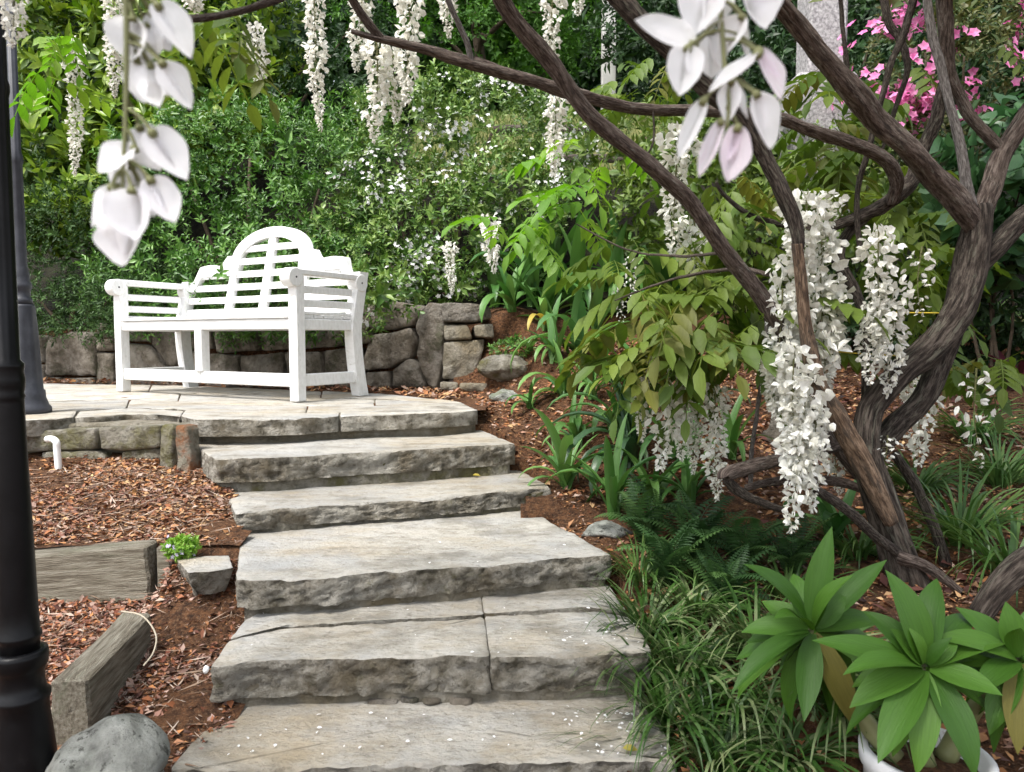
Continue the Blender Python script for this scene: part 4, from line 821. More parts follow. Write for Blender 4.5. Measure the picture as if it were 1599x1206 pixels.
STRAPD = [make_mesh('strap_leaf', *ribbon(9, (R_(a), R_(b)), .10, .25, tw=t), MT['lf_strap_dark'], True) for a, b, t in ((80, -60, .3), (75, 10, -.3), (70, -88, .2), (85, 40, 0))]
STRAPY = [make_mesh('strap_leaf', *ribbon(9, (R_(70), R_(-80)), .10, .25), MT['lf_yellowing'], True)]
STRAPR = [make_mesh('strap_leaf', *ribbon(9, (R_(a), R_(b)), .10, .25), MT['lf_red'], True) for a, b in ((80, 0), (75, 40), (60, -30))]
def strap_plant(name, label, px, py, n, L, wide, seed, bank=STRAP, d=None, cat='plant', yellow=0, lean=0.0):
    rg = random.Random(seed); b = on_bank(px, py) if d is None else at(px, py, d); o = empty(name, b - np.array([0, 0, .01]), label, cat)
    for i in range(n):
        a = i * 2.399 + rg.uniform(-.4, .4); l = L * rg.uniform(.6, 1.1); me = (STRAPY if i < yellow else bank)[rg.randrange(len(STRAPY if i < yellow else bank))]
        M = Matrix.Translation(Vector(b + np.array([rg.uniform(-.02, .02), rg.uniform(-.02, .02), 0]))) @ Matrix.Rotation(a, 4, 'Z') @ Matrix.Rotation(rg.uniform(-.25, .3) + lean, 4, 'X') @ Matrix.Diagonal((l * wide * rg.uniform(.8, 1.2), l, l, 1))
        inst('leaf', me, M, o)
    return o
strap_plant('strap_leaf_plant', 'large clump of broad strap leaves on the bank right of the garden wall', 850, 520, 16, .62, 1.15, 1, yellow=2)
strap_plant('strap_leaf_plant', 'upright strap-leaved clump behind the end of the garden wall', 800, 492, 12, .50, 1.4, 2)
strap_plant('strap_leaf_plant', 'strap-leaved clump with a yellowing leaf beside the olive shrub', 930, 520, 14, .60, 1.1, 3, yellow=1)
strap_plant('strap_leaf_plant', 'small strap-leaved plant in the red mulch above the steps', 880, 620, 9, .36, 1.4, 4)
strap_plant('strap_leaf_plant', 'tall strap-leaved clump right of the olive shrub centre', 1000, 480, 12, .65, 1.2, 15)
strap_plant('strap_leaf_plant', 'strap leaves arching over the right end of the second step from top', 885, 765, 13, .42, 1.05, 5)
strap_plant('strap_leaf_plant', 'dark bunched strap-leaved clump behind the low hanging blossom', 985, 735, 20, .50, .95, 6, STRAPD)
strap_plant('strap_leaf_plant', 'long pale strap leaves sprawling beside the fern', 960, 812, 14, .46, .9, 7, yellow=1)
strap_plant('strap_leaf_plant', 'strap-leaved clump below the cut wisteria stub', 1075, 800, 14, .34, 1.0, 8)
strap_plant('strap_leaf_plant', 'strap-leaved plant under the long white blossom', 1300, 850, 10, .34, 1.3, 9)
strap_plant('strap_leaf_plant', 'small strap-leaved plant in shade behind the leafy wisteria spray', 1110, 640, 9, .32, 1.2, 10, STRAPD)
for i, (x, y, n_, L_, w_, lab) in enumerate([(865, 570, 12, .5, 1.3, 'strap clump on the bank above the mossy rock'), (925, 625, 12, .36, 1.3, 'strap clump in the red mulch below the bank'), (1000, 610, 14, .42, 1.2, 'strap clump left of the low hanging blossom'), (1075, 660, 12, .4, 1.1, 'strap clump between the two low hanging blossoms'), (1140, 720, 12, .36, 1.1, 'strap clump beside the cut wisteria stub'), (900, 700, 12, .38, 1.1, 'strap clump right of the second step'), (960, 680, 13, .42, 1.1, 'strap clump in the mulch left of the dark bunched clump'), (1020, 790, 13, .42, 1.0, 'strap clump above the ferns'), (830, 640, 8, .26, 1.4, 'small strap plant right of the landing'), (1050, 720, 12, .42, 1.0, 'strap clump under the low hanging blossom tips'), (775, 480, 14, .50, 1.5, 'broad-leaved clump just above the capstone of the garden wall'), (830, 480, 16, .85, 1.1, 'upright broad strap plant behind the clump near the wall'), (900, 490, 18, .95, 1.05, 'arching strap clump in the middle of the bank'), (960, 490, 16, .95, 1.1, 'strap clump left of the leafy wisteria spray'), (905, 560, 14, .60, 1.3, 'strap plant with wide leaves low on the bank'), (950, 600, 9, .36, 1.4, 'small wide-leaved strap plant in the red mulch'), (1040, 570, 12, .5, 1.2, 'strap plant in shade under the leafy wisteria spray'), (1040, 480, 14, .9, 1.1, 'tall strap clump high on the bank'), (860, 460, 14, .9, 1.2, 'strap clump highest on the bank beside the flowering shrub')]):
    strap_plant('strap_leaf_plant', lab, x, y, n_, L_, w_, 30 + i, yellow=1 if i in (7, 10, 12) else 0)
strap_plant('red_cordyline', 'dark red strap-leaved plant at the right edge in shade', 1585, 610, 14, .42, 1.2, 11, STRAPR)

# ---- grassy clumps ---------------------------------------------------------------------------
def clump(name, label, px, py, n, L, w, mat, seed, d=None, spread=.06, cat='plant', group=None, arch=(1.45, -1.0), zf=None):
    rg = np.random.default_rng(seed); b = on_bank(px, py) if d is None else at(px, py, d); o = empty(name, b, label, cat, group); S = 7
    a = rg.uniform(0, 2 * math.pi, n); l = L * rg.uniform(.55, 1.15, n); r = rg.uniform(0, spread, n); a0 = arch[0] - rg.uniform(0, .5, n); a1 = arch[1] + rg.uniform(-.5, 1.3, n)
    dirs = np.c_[np.cos(a), np.sin(a)]; side = np.c_[-np.sin(a), np.cos(a)]; hz = np.c_[dirs * r[:, None]]; y = np.zeros(n); z = np.full(n, -.02); rows = []
    for i in range(S + 1):
        t = i / S; an = a0 + (a1 - a0) * t ** 1.3
        if i: y = y + np.cos(an) * l / S; z = z + np.sin(an) * l / S
        ww = w * (1 - t ** 2.5) * .5 + .0003
        c = np.c_[b[0] + hz[:, 0] + dirs[:, 0] * y, b[1] + hz[:, 1] + dirs[:, 1] * y, b[2] + z]; sv = np.c_[side * ww, np.full(n, ww * .35)]
        rows += [c - sv, c + sv]
    V = np.stack(rows, 1).reshape(-1, 3); k = 2 * (S + 1); bi = np.arange(n)[:, None] * k; q = np.array([[2 * i, 2 * i + 1, 2 * i + 3, 2 * i + 2] for i in range(S)])
    tag(add('blades', V, (bi[:, None] + q[None]).reshape(-1, 4), mat, o, True), kind='stuff'); return o
for i, (x, y, lab) in enumerate([(1010, 985, 'spider plant tuft spilling over the right end of the fourth step'), (1075, 1050, 'pale-striped spider plant right of the lower steps'), (1045, 1150, 'pale-striped spider plant beside the lowest step'), (1150, 1110, 'pale-striped spider plant left of the leaning agave rosette'),
        (1230, 1190, 'pale-striped spider plant just left of the white pot'), (1120, 1195, 'pale-striped spider plant at the bottom edge right of the steps'), (1180, 1010, 'spider plant in shade under the left agave rosette'), (1310, 1120, 'spider plant between the agave rosettes and pot rim'), (1085, 960, 'spider plant tuft between fern and steps'), (1000, 1060, 'spider plant blades overhanging the right end of the lower riser'), (1020, 1195, 'spider plant at the bottom edge touching the lowest step'), (1270, 1060, 'spider plant under the right side of the left agave rosette')]):
    clump('spider_plant', lab, x, y, 115, .27, .0085, MT['lf_spider'], 50 + i, group='spider plants beside the steps')
for i, (x, y, L, lab) in enumerate([(1500, 850, .42, 'long-bladed agapanthus clump right of the wisteria base'), (1580, 900, .40, 'agapanthus clump above the fallen trunk at the right edge'), (1430, 770, .34, 'agapanthus clump behind the wisteria trunk'), (1560, 760, .40, 'agapanthus clump in red mulch at right'), (1340, 870, .26, 'grassy tuft left of the wisteria base'), (1520, 690, .36, 'dim agapanthus clump below the loose white buds'), (1595, 540, .45, 'dark grassy clump at the right edge under the broad leaves'), (1540, 520, .5, 'dark grassy clump behind the thick right limb')]):
    clump('agapanthus', lab, x, y, 90, L, .011, MT['lf_grass'], 70 + i, group='agapanthus clumps on the right bank')
for i, (x, y, lab) in enumerate([(1000, 905, 'dark grassy tuft at the right end of the third step'), (1230, 930, 'dark grassy tuft behind the left agave rosette'), (1100, 905, 'dark grassy tuft among the ferns')]):
    clump('grass_tuft', lab, x, y, 120, .22, .006, MT['lf_grass'], 90 + i)

# ---- ferns: every frond its own mesh -----------------------------------------------------------
def frond(a0, a1, pairs=22, seed=0):
    rg = np.random.default_rng(seed); P, A, N, L, W = [], [], [], [], []; y = z = 0.0; prev = []
    for i in range(pairs):
        t = (i + 1) / pairs; a = a0 + (a1 - a0) * t ** 1.2; y += math.cos(a) / pairs; z += math.sin(a) / pairs
        l = .20 * math.sin(math.pi * min(1, .12 + t * .88)) ** .8 + .012; prev.append((0, y, z))
        for s in (-1, 1):
            P.append((0, y, z)); A.append((s, .35 * math.cos(a), .35 * math.sin(a) - .15)); N.append((0, -math.sin(a), math.cos(a))); L.append(l); W.append(.042)
    V, Fc = leaves2(np.array(P), np.array(A), np.array(N), np.array(L), np.array(W), .05, .15)
    c = np.array([(0, 0, 0)] + prev); s = np.array([.006, 0, 0]); Vr = np.concatenate([c - s, c + s]); m = len(c); Fr = np.array([[i, m + i, m + i + 1] for i in range(m - 1)] + [[i, m + i + 1, i + 1] for i in range(m - 1)])
    return merge([(V, Fc), (Vr, Fr)])
FROND = [make_mesh('frond', *frond(R_(a), R_(b), 22, i), MT['lf_fern']) for i, (a, b) in enumerate(((85, -10), (80, 25), (86, -35)))]
for i, (x, y, L, lab) in enumerate([(1010, 860, .30, 'dark green fern nearest the third step'), (1085, 880, .32, 'dark green fern in front of the hanging blossom tips'), (1160, 900, .30, 'dark green fern left of the wisteria base'), (1040, 920, .26, 'low fern above the spider plants'), (1235, 900, .26, 'fern in shade behind the left agave rosette'), (1130, 950, .24, 'small fern between spider plants')]):
    rg = random.Random(500 + i); b = on_bank(x, y); o = empty('fern', b, lab, 'fern', 'ferns on the right bank')
    for j in range(13):
        l = L * rg.uniform(.65, 1.1); M = Matrix.Translation(Vector(b)) @ Matrix.Rotation(j * 2.399 + rg.uniform(-.3, .3), 4, 'Z') @ Matrix.Rotation(rg.uniform(-.2, .35), 4, 'X') @ Matrix.Diagonal((l, l, l, 1)); inst('frond', FROND[rg.randrange(3)], M, o)

# ---- agave in a white pot -------------------------------------------------------------------------
def agave_leaf(a0, a1, seed):
    n, m = 14, 6; V = []; y = z = 0.0
    for i in range(n + 1):
        t = i / n; a = a0 + (a1 - a0) * t ** 1.4
        if i: y += math.cos(a) / n; z += math.sin(a) / n
        w = .20 * (.30 * (1 - t) + .92 * math.sin(math.pi * t ** .92) ** .95) if 0 < t < 1 else (.06 if t == 0 else .002); w = max(w, .002)
        for j in range(m + 1):
            s = j / m * 2 - 1; cup = .20 * w * (abs(s) ** 1.6); th = 0
            V.append((s * w, y - cup * math.sin(a), z + cup * math.cos(a)))
    Fc = [(i * (m + 1) + j, i * (m + 1) + j + 1, (i + 1) * (m + 1) + j + 1, (i + 1) * (m + 1) + j) for i in range(n) for j in range(m)]
    return np.array(V), Fc
AG = [make_mesh('agave_leaf', *agave_leaf(R_(a), R_(b), i), MT['lf_agave'], True) for i, (a, b) in enumerate(((78, 68), (58, 40), (38, 12), (15, -25), (-20, -75)))]
AGL = [make_mesh('agave_leaf', *agave_leaf(R_(a), R_(b), i), MT['lf_agave'], True) for i, (a, b) in enumerate(((12, -16), (8, -8), (20, -26)))]
AGY = make_mesh('agave_leaf', *agave_leaf(R_(12), R_(-22), 5), MT['lf_agave_old'], True)
def agave(cx, cy, d, label, tips, seed, stem_to):
    rg = random.Random(seed); loc = at(cx, cy, d); o = empty('agave', loc, label, 'plant', 'agave rosettes in the white pot'); view = unit(np.array([0, 0, CE]) - loc)
    for q in range(12): an = q * .524 + seed; tips = tips + [(cx + 120 * math.cos(an) + rg.uniform(-20, 20), cy + 40 + 95 * math.sin(an) + rg.uniform(-15, 15), rg.uniform(.02, .10), 48)]
    for i, (tx, ty, dt, w) in enumerate(tips):
        p = at(tx, ty, d + dt); ax = p - loc; L = np.linalg.norm(ax); up = unit(view * .55 + np.array([0, 0, .8]) - unit(ax) * .3); n = unit(up + np.array([rg.uniform(-.25, .25), rg.uniform(-.2, .2), 0]))
        me = AGY if w < 0 else AGL[rg.randrange(3)]; k = L * 1.03
        inst('leaf', me, frame(loc + unit(ax) * .008, ax, n, abs(w) * .76 / F * d / .385, k, k), o)
    V, Fc = tube(spline([loc - unit(view) * .025, (loc + stem_to) / 2 + np.array([0, .03, -.02]), stem_to], 10), np.linspace(.012, .022, 10), 10, .08, seed); add('stem', V, Fc, MT['stalk'], o, True)
    return o
PC = at(1446, 1172, 1.44); ptop = PC[2]
pot = empty('plant_pot', (PC[0], PC[1], ptop - .40), 'white glazed pot holding the agave at lower right', 'pot')
V, Fc = lathe([(.075, 0), (.085, .01), (.108, .25), (.114, .36), (.122, .365), (.124, .395), (.118, .40), (.108, .398), (.104, .36)], 40); add('bowl', V, Fc, MT['pot'], pot, True, local=True)
V, Fc = lathe([(.105, .36), (.07, .372), (.02, .376)], 24); add('soil', V, Fc, MT['soil'], pot, True, local=True)
root = np.array([PC[0], PC[1], ptop - .03])
agave(1445, 1042, 1.36, 'broad-leaved agave rosette facing forward above the white pot', [(1386, 896, .05, 66), (1462, 908, .09, 58), (1278, 1004, .02, 58), (1322, 1052, -.06, 52), (1332, 1102, -.02, 56), (1376, 1184, -.10, 62), (1432, 1204, -.08, 54), (1520, 1208, -.10, 64), (1556, 1082, -.07, 56), (1570, 1006, .03, 60), (1512, 962, .10, 54), (1352, 958, .08, 52), (1420, 985, .0, 30), (1482, 1000, -.02, 26)], 1, root)
agave(1268, 984, 1.50, 'agave rosette leaning left out of the white pot', [(1166, 884, .0, 58), (1298, 832, .02, 50), (1378, 882, .05, 46), (1328, 902, -.06, 40), (1172, 1002, .04, 46), (1146, 1080, -.08, 40), (1212, 966, -.09, 42), (1256, 1118, -.10, 46), (1336, 1132, -.06, -50), (1372, 972, .03, 52), (1240, 900, .10, 44), (1300, 1090, .0, 48), (1222, 1040, .05, 44)], 2, root + np.array([-.05, .02, 0]))
agave(1592, 1030, 1.38, 'agave rosette cut by the right edge of the photo', [(1500, 954, .06, 54), (1462, 998, .0, 50), (1572, 948, .02, 50), (1640, 940, .05, 50), (1530, 1084, -.06, 50), (1548, 1140, -.04, 52), (1590, 1168, -.08, -54), (1690, 1040, .0, 54), (1650, 1130, -.05, 54), (1590, 985, -.05, 36)], 3, root + np.array([.05, .02, 0]))

# ================================================================== WISTERIA
wb = at(1430, 930, 2.2)
wist = empty('wisteria', wb, 'old twisted wisteria with olive leaves and long hanging white flower racemes', 'tree')
def limb(name, pts, mat='bark', n=None, sides=20, rough=.22, seed=0, ridge=.05):
    C = np.array([at(x, y, d) for x, y, w, d in pts]); R = np.array([w * .365 * mpp(d) for x, y, w, d in pts]); n = n or max(16, len(pts) * 11)
    Q = spline(np.c_[C, R], n); sl_ = np.r_[0, np.cumsum(np.linalg.norm(np.diff(Q[:, :3], axis=0), axis=1))] / (Q[:, 3].mean() * 9); wob = np.stack([fbm(np.c_[sl_, np.full(n, seed * 3.1), np.full(n, q)], 1, seed + q, 2) for q in range(3)], 1)
    env = np.sin(np.linspace(0, math.pi, n))[:, None] ** .5
    V, Fc = tube(Q[:, :3] + wob * Q[:, 3:4] * .35 * env, np.maximum(Q[:, 3], .0008), sides, rough, seed, ridge); return barkify(add(name, V, Fc, MT[mat], wist, True), Q[:, :3], Q[:, 3], sides)
limb('trunk', [(1445, 965, 120, 2.2), (1426, 905, 92, 2.2), (1402, 830, 78, 2.2), (1376, 760, 72, 2.2), (1352, 700, 62, 2.2)], 'bark_dark', sides=28, seed=1, rough=.26, ridge=.1)
B = [
 ('bark_peeled', [(1392, 815, 34, 2.12), (1348, 735, 44, 2.10), (1312, 665, 42, 2.08), (1280, 600, 38, 2.06), (1262, 520, 30, 2.04), (1253, 440, 27, 2.03), (1245, 380, 27, 2.02)]),
 ('bark_dark', [(1246, 388, 26, 2.02), (1240, 350, 30, 2.015), (1226, 310, 33, 2.01), (1197, 245, 37, 2.0), (1155, 190, 40, 1.98), (1105, 145, 42, 1.96), (1060, 100, 42, 1.94), (1005, 45, 42, 1.92), (955, -10, 42, 1.90), (880, -90, 38, 1.86), (760, -170, 30, 1.8)]),
 ('bark_dark', [(1355, 712, 58, 2.2), (1362, 640, 58, 2.22), (1400, 590, 60, 2.24), (1450, 545, 62, 2.26), (1487, 490, 64, 2.27), (1508, 430, 66, 2.28), (1520, 370, 64, 2.28), (1528, 325, 54, 2.28)]),
 ('bark', [(1526, 350, 50, 2.27), (1490, 310, 50, 2.24), (1440, 262, 48, 2.2), (1370, 185, 48, 2.13), (1300, 108, 46, 2.05), (1240, 40, 42, 1.98), (1200, -5, 40, 1.93), (1120, -90, 36, 1.85), (1000, -180, 28, 1.75)]),
 ('bark', [(1528, 345, 42, 2.28), (1548, 295, 40, 2.3), (1565, 240, 38, 2.32), (1602, 180, 34, 2.34), (1660, 90, 30, 2.36)]),
 ('bark', [(1569, 240, 26, 2.33), (1545, 215, 25, 2.33), (1519, 185, 25, 2.33), (1499, 150, 25, 2.33), (1483, 107, 26, 2.32), (1479, 50, 28, 2.3), (1476, -10, 28, 2.28), (1470, -120, 26, 2.2)]),
 ('bark_grey', [(1520, 345, 24, 2.26), (1509, 290, 22, 2.25), (1498, 220, 20, 2.24), (1482, 150, 18, 2.24), (1464, 90, 18, 2.24), (1452, 30, 18, 2.24), (1446, -40, 18, 2.24)]),
 ('bark_dark', [(1362, 712, 44, 2.25), (1400, 668, 48, 2.28), (1445, 622, 48, 2.3), (1472, 560, 46, 2.31), (1492, 500, 40, 2.31)]),
 ('bark_dark', [(1512, 425, 48, 2.3), (1560, 378, 46, 2.32), (1612, 335, 44, 2.34), (1700, 280, 40, 2.36)]),
 ('bark', [(1392, 318, 24, 2.33), (1400, 285, 28, 2.3), (1386, 257, 28, 2.28), (1359, 238, 28, 2.27), (1319, 220, 28, 2.26), (1261, 201, 28, 2.24), (1199, 181, 27, 2.22), (1080, 175, 25, 2.16), (1000, 172, 25, 2.12), (940, 160, 27, 2.08), (870, 140, 29, 2.05), (800, 118, 28, 2.02), (740, 100, 26, 1.99), (680, 82, 23, 1.97), (620, 66, 19, 1.95), (580, 58, 15, 1.93), (548, 49, 9, 1.92)]),
 ('bark_dark', [(1476, 130, 24, 2.38), (1462, 190, 28, 2.38), (1440, 240, 30, 2.38), (1424, 280, 34, 2.37), (1386, 317, 34, 2.36), (1349, 337, 28, 2.35), (1311, 352, 22, 2.34), (1279, 359, 18, 2.33), (1224, 352, 15, 2.32), (1170, 335, 12, 2.3), (1130, 305, 9, 2.28), (1118, 285, 6, 2.27)]),
 ('bark_dark', [(1356, 335, 24, 2.36), (1324, 367, 24, 2.37), (1311, 395, 24, 2.37), (1320, 430, 26, 2.37), (1340, 470, 24, 2.36), (1350, 530, 18, 2.34), (1352, 620, 16, 2.3), (1356, 690, 16, 2.26)]),
 ('bark', [(760, -40, 32, 1.70), (790, 10, 35, 1.74), (850, 85, 38, 1.80), (920, 175, 38, 1.86), (1000, 243, 33, 1.93), (1080, 320, 33, 2.0), (1150, 410, 36, 2.07), (1200, 478, 36, 2.12), (1224, 530, 30, 2.16), (1248, 600, 26, 2.2), (1292, 680, 28, 2.24), (1350, 750, 30, 2.26)]),
 ('bark', [(1325, 690, 22, 2.25), (1270, 708, 28, 2.2), (1220, 722, 30, 2.15), (1170, 733, 30, 2.1), (1140, 742, 31, 2.06), (1131, 745, 26, 2.05)]),
 ('bark_dark', [(1134, 748, 20, 2.06), (1152, 765, 22, 2.08), (1190, 785, 18, 2.1), (1222, 797, 12, 2.12)]),
 ('bark', [(1165, 762, 14, 2.15), (1230, 750, 20, 2.2), (1300, 752, 20, 2.24), (1360, 770, 18, 2.24)]),
 ('bark_dark', [(1275, 765, 20, 2.02), (1320, 795, 22, 2.06), (1370, 840, 22, 2.12), (1405, 865, 22, 2.17)]),
 ('bark_dark', [(1398, 708, 20, 2.3), (1435, 770, 22, 2.32), (1462, 830, 22, 2.33), (1480, 905, 26, 2.35)]),
 ('bark', [(1405, 870, 34, 2.16), (1450, 888, 26, 2.15), (1500, 925, 16, 2.12)]),
 ('bark_grey', [(1198, 490, 9, 2.3), (1195, 562, 9, 2.32), (1182, 637, 9, 2.33), (1174, 715, 10, 2.35), (1172, 760, 10, 2.37)]),
 ('bark_dark', [(1345, 410, 12, 2.33), (1338, 320, 11, 2.32), (1352, 250, 12, 2.31), (1372, 170, 13, 2.3), (1392, 100, 14, 2.29), (1412, 50, 16, 2.28), (1432, -20, 18, 2.26)]),
 ('bark_dark', [(1376, -20, 16, 2.36), (1390, 35, 16, 2.35), (1408, 66, 16, 2.34), (1416, 110, 13, 2.33), (1398, 170, 10, 2.34), (1376, 240, 7, 2.35)]),
 ('bark', [(1000, -60, 10, 1.2), (900, -75, 12, 1.18), (700, -60, 14, 1.15), (560, -40, 15, 1.12), (470, -18, 16, 1.08), (420, 5, 16, 1.05), (350, 22, 16, 1.02), (290, 30, 15, 1.0), (250, 28, 12, .98), (222, 22, 7, .97)]),
 ('bark_grey', [(738, 104, 15, 1.985), (730, 70, 13, 1.97), (715, 35, 12, 1.95), (700, 0, 13, 1.93), (680, -50, 12, 1.9)]),
 ('bark', [(594, 60, 18, 1.94), (575, 35, 19, 1.92), (555, 8, 18, 1.9), (530, -40, 16, 1.86)]),
 ('bark', [(720, -110, 16, 2.3), (560, -70, 18, 2.35), (400, -50, 18, 2.4), (220, -45, 16, 2.4), (60, -50, 14, 2.4), (-80, -60, 12, 2.4)]),
 ('bark', [(1290, -60, 22, 1.2), (1210, -90, 18, .9), (1130, -80, 13, .55), (1110, -60, 8, .5)]),
 ('bark_dark', [(1322, 108, 12, 2.04), (1318, 60, 10, 2.03), (1312, 0, 9, 2.02), (1305, -40, 8, 2.0)]),
 ('bark_dark', [(1020, 172, 4, 2.12), (1021, 215, 5, 2.11), (1012, 240, 4, 2.1)]),
 ('bark', [(1205, 430, 10, 2.2), (1150, 420, 9, 2.3), (1080, 430, 7, 2.35), (1010, 450, 5, 2.4), (960, 470, 3, 2.42)]),
 ('bark', [(1130, 395, 7, 2.1), (1060, 400, 6, 2.3), (980, 390, 4, 2.5), (900, 350, 3, 2.6)]),
]
for i, (m, p) in enumerate(B): limb('branch', p, m, seed=10 + i)
ft = [(1530, 960, 46, 1.92), (1565, 912, 54, 1.92), (1612, 876, 62, 1.92), (1680, 850, 62, 1.92)]
C = np.array([at(x, y, d) for x, y, w, d in ft]); Q = spline(np.c_[C, [w * .5 * mpp(d) for x, y, w, d in ft]], 24); V, Fc = tube(Q[:, :3], Q[:, 3] * .85, 16, .16, 5); tag(barkify(add('fallen_log', V, Fc, MT['bark_dark'], None, True), Q[:, :3], Q[:, 3], 16), 'dark fallen trunk lying at the lower right edge', 'log')
for i, (x0, y0, x1, y1, d) in enumerate([(1288, 485, 1466, 489, 2.24), (1290, 548, 1410, 556, 2.24)]):
    V, Fc = tube(spline([at(x0, y0, d), at((x0 + x1) / 2, (y0 + y1) / 2 + 1, d), at(x1, y1, d)], 10), np.full(10, .0022), 6); tag(add('training_wire', V, Fc, MT['wire'], None, True), ['upper yellow training wire tied across the hanging blossom', 'lower yellow training wire tied across the hanging blossom'][i], 'wire')

# ---- hanging racemes ------------------------------------------------------------------------------
def raceme(seed, n=130, sparse=False):
    """unit raceme: hangs from z=0 to z=-1, radius about .5"""
    rg = np.random.default_rng(seed); t = (np.arange(n) + rg.uniform(0, 1, n)) / n; a = np.arange(n) * 2.399 + rg.uniform(-.3, .3, n)
    env = np.clip((1 - t) ** .55 * np.clip(t * 6 + .45, 0, 1), .10, 1); env = env * (1 + .18 * np.sin(t * 9 + seed))
    out = np.c_[np.cos(a), np.sin(a), np.full(n, -.05)]; bend = np.c_[.10 * np.sin(t * 3 + seed), .06 * np.cos(t * 2.4), np.zeros(n)]
    ax = np.c_[np.zeros((n, 2)), -t] + bend * (t[:, None]); r = (.30 * env * rg.uniform(.5, 1.15, n))
    parts = []; P = ax + out * r[:, None] * np.array([1, 1, .12]); return t, a, env, out, ax, P, rg
def raceme_mesh(seed, n=130, aspect=4.0, sparse=False):
    t, a, env, out, ax, P, rg = raceme(seed, n); S = 1 / aspect                    # heights are scaled by length, radii by width
    L = .18 * (env * .65 + .35) * rg.uniform(.75, 1.25, len(t)); parts = []; sc = np.array([1, 1, S]); m = len(t)
    A1 = unit(out * .8 + rg.normal(size=(m, 3)) * .55 + np.array([0, 0, .1])); A2 = unit(out * .6 + np.c_[np.zeros((m, 2)), np.full(m, -.6)] + rg.normal(size=(m, 3)) * .45)
    nr = unit(np.cross(A1, rg.normal(size=(m, 3)) * .8 + np.c_[-np.sin(a), np.cos(a), np.zeros(m)]))
    Z = np.zeros((m, 3)); q = []
    if not sparse: q.append(leaves8(Z, A1, nr, L, L * 1.05, .22, -.15))
    side = np.c_[-np.sin(a), np.cos(a), np.zeros(m)]
    q.append(leaves8(Z, unit(A2 + side * .22), nr + side * .5, L * 1.05, L * .5, .2, .15)); q.append(leaves8(Z, unit(A2 - side * .22), nr - side * .5, L * 1.05, L * .5, .2, .15))
    for v, f in q:
        k = len(v) // m; v = v.reshape(m, k, 3) * sc + P[:, None]; parts.append((v.reshape(-1, 3), f))
    V1, F1 = merge(parts)
    # stalk and pedicels
    ts = np.linspace(0, .97, 14); w = .018; c = np.c_[.10 * np.sin(ts * 3 + seed) * ts, .06 * np.cos(ts * 2.4) * ts, -ts]; Vs = []
    for o in ((-w, 0), (w * .5, w), (w * .5, -w)): Vs.append(c + np.array([o[0], o[1], 0]) * (1.1 - ts[:, None]))
    Vs = np.stack(Vs, 1).reshape(-1, 3); Fs = [[i * 3 + j, i * 3 + (j + 1) % 3, i * 3 + 3 + j] for i in range(13) for j in range(3)] + [[i * 3 + (j + 1) % 3, i * 3 + 3 + (j + 1) % 3, i * 3 + 3 + j] for i in range(13) for j in range(3)]
    pd = unit(np.cross(out, np.array([0, 0, 1.0]))) * (.022 if sparse else .012); Vp = np.stack([ax - pd, ax + pd, P], 1).reshape(-1, 3); Fp = np.arange(m * 3).reshape(-1, 3)
    V2, F2 = merge([(Vs, np.array(Fs)), (Vp, Fp)])
    return make_mesh('raceme', *merge([(V1, F1), (V2, F2)]), [MT['fl_racemes'], MT['stalk']], False, np.r_[np.zeros(len(F1)), np.ones(len(F2))])
RMC = {}
def raceme_for(k, ratio):
    q = max(1.5, round(ratio * 2) / 2)
    if (k, q) not in RMC: RMC[(k, q)] = raceme_mesh(k + 1, int((22 if k > 2 else 50) * q), q, k > 2)
    return RMC[(k, q)]
RL = [  # x, y top, y bottom, width px, distance, mesh
 (1262, 300, 560, 88, 2.16, 0), (1285, 360, 610, 95, 2.20, 1), (1232, 400, 640, 85, 2.18, 2), (1268, 520, 700, 100, 2.18, 0), (1258, 580, 832, 92, 2.0, 1), (1245, 330, 430, 60, 2.15, 2), (1250, 640, 760, 95, 2.05, 2),
 (1222, 450, 650, 78, 2.12, 1), (1300, 430, 640, 84, 2.22, 2), (1240, 540, 740, 84, 2.0, 0), (1215, 560, 660, 60, 2.1, 1), (1275, 640, 800, 70, 2.02, 2), (1290, 300, 420, 60, 2.2, 0),
 (1372, 355, 560, 74, 2.12, 0), (1392, 440, 620, 78, 2.16, 1), (1360, 470, 600, 66, 2.14, 2), (1440, 385, 500, 84, 2.1, 3), (1420, 560, 640, 50, 2.4, 2),
 (1045, 530, 735, 96, 2.35, 2), (1072, 560, 720, 60, 2.36, 0), (1118, 600, 782, 62, 2.3, 1), (1008, 555, 690, 42, 2.4, 0), (1525, 575, 728, 96, 2.15, 3), (1440, 610, 725, 74, 2.6, 1), (1386, 680, 735, 60, 2.2, 4), (1090, 640, 740, 40, 2.4, 2),
 (588, 62, 222, 62, 2.3, 0), (640, -30, 165, 66, 2.3, 1), (612, 80, 190, 60, 2.34, 2), (490, -20, 205, 50, 2.35, 2), (565, -20, 110, 60, 2.5, 1), (865, -20, 110, 52, 2.2, 0), (868, 150, 278, 52, 2.25, 1), (700, -40, 60, 44, 2.3, 2), (112, 60, 275, 42, 2.4, 0), (178, -20, 150, 46, 2.0, 1), (15, -40, 72, 66, 1.25, 0), (400, 40, 142, 46, 2.5, 2), (300, -30, 22, 60, 2.5, 1), (905, -30, 26, 34, 2.6, 0),
 (703, 378, 458, 30, 4.6, 0), (765, 335, 425, 48, 4.4, 1), (1062, 195, 400, 78, 2.5, 0), (1085, 340, 440, 60, 2.6, 2), (985, 395, 470, 34, 3.2, 3), (970, 440, 530, 34, 3.0, 4), (1200, 560, 640, 50, 2.2, 2), (1305, 690, 770, 50, 2.3, 1)]
